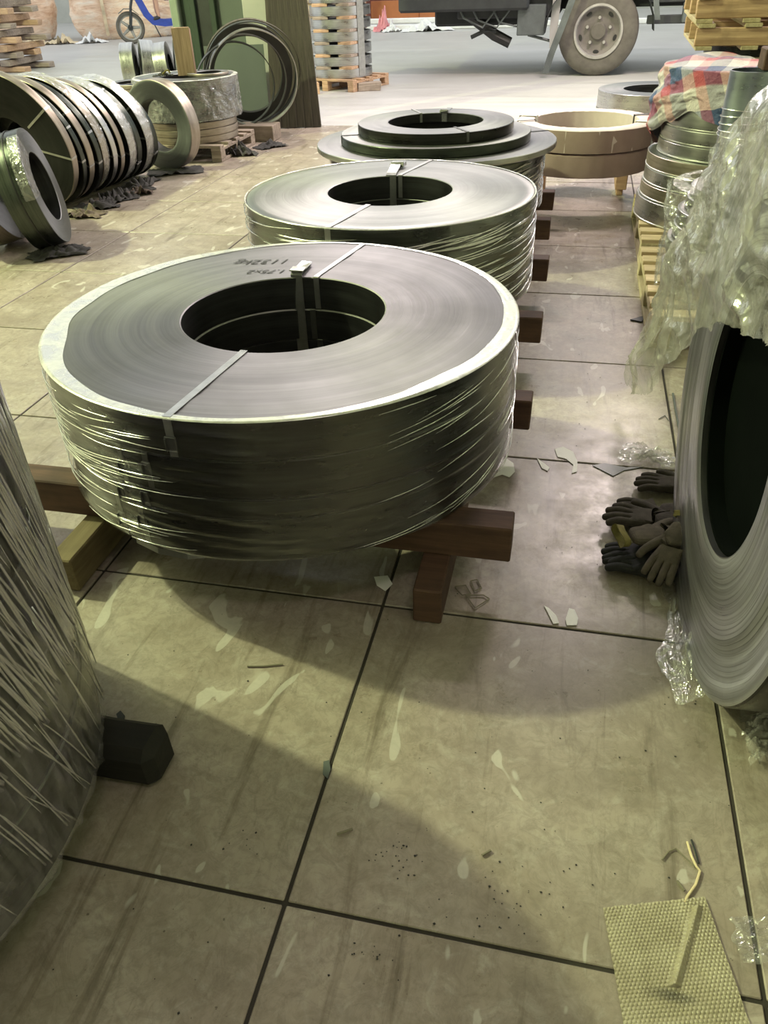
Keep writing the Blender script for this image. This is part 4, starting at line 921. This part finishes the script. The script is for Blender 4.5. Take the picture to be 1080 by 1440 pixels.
bulkbag('large orange bulk bag directly behind the scooter front wheel', -12.0, 22.3, 2.6, 1.6, 1.5, 1., .5)
bulkbag('large orange bulk bag left of the one behind the scooter', -15.1, 21.5, 2.6, 1.5, 1.6, 9., .5)
bulkbag('orange bulk bag behind the weathered timber pile', -18.2, 21.5, 2.5, 1.8, 1.6, 17., .5)
for k in range(3):
    o = rag(['pale plastic sheet at the foot of the left bulk bag', 'cream plastic flap beneath the orange bulk bags', 'white sheet lying before the orange bulk bags'][k], -13.6 + .75 * k, 20.3 + .12 * k, .8, .3 * k, M['cream'] if k < 2 else M['white'], 80. + k, .18)
for k in range(6):
    z0 = .22 * k
    for q in range(2):
        rz = random.uniform(-.15, .15)
        o = obj('timber_piece', box(-.85, .85, -.10, .10, 0, .09, bevel=.01, jit=.012), M[('wood_tan', 'wood_grey')[(k + q) % 2]], None, (-10.55 + random.uniform(-.12, .12), 14.15 + q * .65, z0), (0, 0, rz)); setp(o, '%s long timber in course %s of the open pile at far left' % (('nearer', 'farther')[q], ('one', 'two', 'three', 'four', 'five', 'six')[k]), 'timber', 'timber pile at far left')
        o = obj('timber_piece', box(-.10, .10, -.55, .55, 0, .10, bevel=.01, jit=.012), M[('wood_grey', 'wood_tan')[(k + q) % 2]], None, (-10.0 - q * 1.0 + random.uniform(-.1, .1), 14.48, z0 + .10), (0, 0, random.uniform(-.1, .1))); setp(o, '%s short crosswise timber above course %s of the far left pile' % (('right', 'left')[q], ('one', 'two', 'three', 'four', 'five', 'six')[k]), 'timber', 'timber pile at far left')

# far yard items
FY = 23.2
for k, (xa, xb, y, zz) in enumerate([(-6.2, -1.8, 22.6, .0), (-6.0, -1.2, 22.95, .0), (-5.8, -1.4, 22.78, .13), (-1.7, 2.5, 23.0, 0.)]):
    setp(obj('pipe', box(xa, xb, y - .06, y + .06, zz, zz + .12, bevel=.02), M['white']), ['frontmost white bar on the far ground', 'rear white bar on the far ground', 'white bar lying across the top of the two', 'white bar running behind the truck'][k], 'pipe')
rag('white plastic heap on the far white bars', -3.9, 22.3, 1.3, .2, M['white'], 91., .25)
rag('pink plastic scrap hanging over the far white bars', -5.0, 22.3, .5, .9, M['pink'], 93., .45)
rag('small white plastic scrap beside the pink one', -4.75, 22.1, .5, .5, M['white'], 95., .2)
rag('crimson cloth behind the far white bars by the truck', -2.2, 24.0, .9, .5, M['red'], 97., .35)
cb_ = thing('cabinet', 'orange wooden cabinet across the yard beside the truck', 'cabinet', (-3.85, 25.2, 0)); obj('body', box(-.72, .72, -.3, .4, 0, 1.6, bevel=.02), M['orangewood'], cb_); obj('door', box(-.70, -.02, -.325, -.3, .05, 1.55, bevel=.008), M['orangewood'], cb_); obj('door', box(.02, .70, -.325, -.3, .05, 1.55, bevel=.008), M['orangewood'], cb_)
cb_ = thing('cabinet', 'dark red-brown cabinet left of the orange one', 'cabinet', (-5.45, 25.4, 0)); obj('body', box(-.85, .85, -.3, .4, 0, 1.6, bevel=.02), M['brownwood'], cb_); obj('lower_panel', box(-.85, .85, -.34, -.3, .0, .55, bevel=.01), M['orangewood'], cb_)
tb = thing('table', 'white-topped table with brown legs before the far cabinets', 'table', (-6.5, 24.2, 0)); obj('tabletop', box(-.75, .75, -.45, .45, .78, .86, bevel=.01), M['white'], tb)
for sx_ in (-.6, .6):
    for sy_ in (-.35, .35): obj('leg', box(sx_ - .05, sx_ + .05, sy_ - .05, sy_ + .05, 0, .78, bevel=.005), M['brownwood'], tb)
for k, (x, y, m) in enumerate([(-6.75, 24.3, 'chassis2'), (-6.35, 24.35, 'black')]):
    bm = bmesh.new(); add_box(bm, -.16, .16, -.2, .2, 0, .42, bevel=.03); setp(obj('crate', bm, M[m], None, (x, y, 0)), ['grey box on the ground under the far table', 'black box on the ground under the far table'][k], 'box')
ch = thing('plastic_chair', 'red plastic chair between coil tower and cream sacks', 'chair', (-7.35, 22.0, 0), (0, 0, .6))
obj('seat', box(-.22, .22, -.22, .22, .43, .47, bevel=.015), M['red'], ch); obj('backrest', box(-.22, .22, .19, .23, .47, .86, bevel=.015), M['red'], ch)
for sx_ in (-.2, .2):
    for sy_ in (-.2, .2): 
        bm = bmesh.new(); add_tube(bm, [(sx_ * 1.15, sy_ * 1.15, 0), (sx_, sy_, .44)], .024, 6); obj('leg', bm, M['red'], ch)
sk_l = ['lowest left', 'lowest right', 'middle left', 'middle right', 'upper left', 'upper right']
for k in range(6):
    def fs(u, v, k=k):
        a = 2 * PI * u; r = math.sin(max(.02, min(.98, v)) * PI) ** .45; return Vector(((v - .5) * .85, .26 * r * math.cos(a), .16 + .16 * r * math.sin(a) + .02 * nz(v * 6, a, k)))
    setp(obj('sack', grid_mesh(20, 16, fs, close_u=True), M['cream'], None, (-8.5 + .9 * (k % 2), 24.2, .27 * (k // 2)), smooth=True), '%s cream sack in the heap behind the red chair' % sk_l[k], 'sack')
for k in range(3):
    setp(obj('board', box(-.16, .16, -.02, .02, 0, .8, bevel=.004), M[('cream', 'pillar', 'cardpale')[k]], None, (-2.75 + .28 * k, 24.6, 0), (math.radians(-12), .12, 0)), ['first pale board leaning right of the orange cabinet', 'second pale board leaning right of the orange cabinet', 'third pale board leaning right of the orange cabinet'][k], 'board')
setp(obj('wall_far', box(-26, 12, 30, 30.3, 0, 7), M['wall']), kind='structure')

# ================================================================ BUBBLE WRAP AND SCRAPS
def lerp4(u, v, A, B, D, E_): return (A * (1 - u) + B * u) * (1 - v) + (D * (1 - u) + E_ * u) * v
BA, BB, BD, BE = Vector((.178, .767, 0)), Vector((.352, .822, 0)), Vector((.222, .50, 0)), Vector((.415, .55, 0))
def fbub(u, v):
    p = lerp4(u, v, BA, BB, BD, BE); s = .0068; px_, py_ = u * .185, v * .27
    row_ = int(py_ / (s * .87)); ox = (s / 2 if row_ % 2 else 0); dx = ((px_ + ox) % s) - s / 2; dy = (py_ % (s * .87)) - s * .435
    bz = max(0, 1 - (dx * dx + dy * dy) / (s * .43) ** 2) ** .5 * .0017
    fold = math.exp(-((u - (.95 - v * .95)) / .035) ** 2) * .008 * (1 if .06 < v < .50 else .0)
    crease = -.001 * math.exp(-((v - .66) / .02) ** 2)
    e = .003 * nz(u * 30, 0, 2) if v < .02 else 0
    return Vector((p.x, p.y + e, .003 + bz + fold + crease + .003 * abs(nz(u * 3, v * 3, 8))))
t = NT('bubble_wrap'); v = t.coord('World'); f = t.noise(v, 18., 5, .6)
sx = t.new('SeparateXYZ'); t.l.new(v, sx.inputs[0])
# a grimy smear across the sheet
dx_ = t.math('MULTIPLY', t.math('SUBTRACT', sx.outputs[0], .281), 21.); dy_ = t.math('MULTIPLY', t.math('SUBTRACT', sx.outputs[1], .643), 75.)
dd = t.math('SQRT', t.math('ADD', t.math('MULTIPLY', dx_, dx_), t.math('MULTIPLY', dy_, dy_)))
sm = t.math('MULTIPLY', t.ramp(dd, (.3, 1.), (1., 0.)), t.ramp(f, (.3, .4), (.6, 1.)))
t.set(col=t.mix(sm, t.ramp(f, (.3, (.33, .29, .19)), (.7, (.46, .42, .30))), (.03, .03, .025)), rough=.28, spec=.6)
tr = t.new('BsdfTransparent'); mx = t.new('MixShader'); mx.inputs[0].default_value = .84; t.l.new(tr.outputs[0], mx.inputs[1]); t.l.new(t.b.outputs[0], mx.inputs[2]); t.l.new(mx.outputs[0], t.out.inputs[0]); M['bubble'] = t.m
setp(obj('bubble_wrap', grid_mesh(270, 380, fbub), M['bubble'], smooth=True), 'torn piece of tan bubble wrap lying on the tiles at bottom right', 'bubble wrap')

def shard(name, label, pts, m, z=.0012, th=.0012, cat='scrap', group=None):
    bm = bmesh.new(); vs = [bm.verts.new((x, y, z)) for x, y in pts]; f = bm.faces.new(vs)
    r = bmesh.ops.extrude_face_region(bm, geom=[f]); 
    for g in r['geom']:
        if isinstance(g, bmesh.types.BMVert): g.co.z += th
    return setp(obj(name, bm, m), label, cat, group)
def at_(px, py, z=0.):
    v_ = _m @ Vector((px - 540, -(py - 720), -FPX)); k = (z - CAM_H) / v_.z; return (v_.x * k, v_.y * k)
scr = [([(703, 650), (712, 645), (722, 652), (724, 664), (716, 672), (706, 668), (694, 672), (700, 664)], 'white paper scrap beside the beam end of the nearest stack'),
       ([(755, 645), (762, 650), (773, 658), (770, 663), (762, 659)], 'narrow white scrap between the two larger ones near the tile joint'),
       ([(780, 632), (792, 629), (806, 636), (812, 650), (811, 664), (804, 666), (806, 654), (796, 646), (784, 643)], 'white plastic scrap lying over the joint left of the gloves'),
       ([(765, 852), (772, 856), (782, 866), (786, 877), (778, 878), (772, 866)], 'slim white scrap near the joint left of the standing coil'),
       ([(800, 856), (808, 858), (813, 870), (811, 880), (797, 880), (795, 872)], 'tiny white paper scrap right of the slim one'),
       ([(526, 812), (545, 810), (552, 822), (542, 832), (530, 824)], 'pale scrap on the joint below the nearest stack'),
       ([(833, 655), (850, 652), (880, 658), (906, 657), (878, 662), (862, 670)], 'greenish triangular film scrap along the joint by the gloves')]
for pts, lbx in scr: shard('paper_scrap', lbx, [at_(*p) for p in pts], M['paper'] if 'green' not in lbx else M['greenpanel'], cat='scrap')
for k, (pts, lbx) in enumerate([([(640, 826), (655, 824), (662, 836), (650, 838), (644, 832)], 'left piece of clear tape on the tile by the skid'), ([(655, 838), (680, 838), (688, 843), (668, 856)], 'diamond-shaped piece of clear tape on the tile by the skid'), ([(662, 818), (671, 816), (677, 828), (668, 832)], 'small upper piece of clear tape on the tile by the skid')]):
    P2 = [Vector((*at_(*p), .003)) for p in pts]; bm = bmesh.new(); add_tube(bm, P2 + [P2[0]], .0018, 5, caps=False); setp(obj('tape_scrap', bm, M['leafdry']), lbx, 'tape')
# cords and twigs
for k, (pts, r, m, lbx, ct) in enumerate([
    ([(931, 1210), (940, 1198), (950, 1194), (965, 1208), (977, 1220)], .0016, 'leafdry', 'thin curled tan tie above the bubble wrap', 'tie'),
    ([(966, 1185), (972, 1205), (979, 1220), (984, 1226), (978, 1245), (966, 1262), (962, 1270)], .0024, 'cream', 'bent pale straw strip above the bubble wrap', 'tie'),
    ([(972, 1182), (978, 1200), (982, 1215)], .002, 'chassis', 'short dark twig beside the bent straw strip', 'twig'),
    ([(952, 1240), (962, 1254)], .0026, 'leafdry', 'short stubby stick above the bubble wrap corner', 'twig'),
    ([(474, 1174), (484, 1171), (496, 1167)], .0028, 'leafdry', 'short brown stick left of the sheltered tile centre', 'twig'),
    ([(678, 1204), (690, 1197)], .0026, 'leafdry', 'short dark chip in the middle of the nearest tile', 'twig'),
    ([(348, 938), (370, 938), (398, 935)], .0022, 'leafdry', 'thin brown stick on the shaded tile below the nearest stack', 'twig'),
    ([(880, 700 + 0), (900, 676), (915, 640), (940, 632)], .0016, 'chassis2', 'thin wire on the glossy tile beyond the gloves', 'wire'),
    ([(946, 555), (951, 585), (956, 612)], .004, 'chassis2', 'thin grey strip lying along the foot of the standing coil', 'strip')]):
    bm = bmesh.new(); P2 = [Vector((*at_(*p), r + .0005)) for p in pts]
    if k == 7: P2 = [Vector((*at_(*p), r + .0005)) for p in [(926, 590), (935, 585), (940, 592)]]
    add_tube(bm, P2, r, 6); setp(obj('floor_' + ct, bm, M[m]), lbx, ct)
# dark flake near the left timber log, flattened leaf by joint, film puddle
shard('flake', 'dark curled flake on the tile beside the blackened timber block', [at_(*p) for p in [(164, 1006), (170, 1001), (176, 1008), (174, 1016), (166, 1012)]], M['chassis'], .001, .004)
shard('flake', 'crushed grey flake stuck on the long joint at centre', [at_(*p) for p in [(455, 1072), (463, 1070), (465, 1082), (461, 1096), (454, 1090)]], M['chassis2'], .001, .002)
shard('flake', 'black curled flake beyond the gloves near the pallet corner', [at_(*p) for p in [(886, 451), (897, 448), (909, 445), (902, 454)]], M['chassis'], .001, .006)
rag('crushed clear film stuck on the joint at the right picture edge', .452, .765, .12, .2, M['film_clear'], 105., .012)
rag('wrinkled film strip on the glossy tile beyond the gloves', .33, 2.33, .17, -.1, M['film_clear'], 107., .03)
# crumbs of rust and grit
rnd = random.Random(3)
bm = bmesh.new()
def crumb(x, y, s):
    vs = [bm.verts.new((x + s * math.cos(a) * rnd.uniform(.5, 1), y + s * math.sin(a) * rnd.uniform(.5, 1), .0005)) for a in (0, 1.5, 3, 4.6)]; tp = bm.verts.new((x, y, s * .7))
    bm.faces.new(vs)
    for i in range(4): bm.faces.new((vs[i], vs[(i + 1) % 4], tp))
for cx_, cy_, n_, sp in ((560, 1205, 26, 22), (725, 1265, 22, 40), (700, 1290, 16, 50), (520, 1345, 14, 20), (340, 1190, 8, 18), (590, 900, 22, 160), (800, 1100, 30, 190), (300, 1350, 18, 130), (820, 560, 40, 100), (850, 760, 16, 60), (200, 960, 16, 90)):
    for _ in range(n_):
        p = at_(cx_ + rnd.gauss(0, sp), cy_ + rnd.gauss(0, sp * .7)); crumb(p[0], p[1], rnd.uniform(.0012, .0034))
setp(obj('grit', bm, M['rag']), 'dark grit and rust crumbs scattered over the nearest tiles', 'grit', kind='stuff')
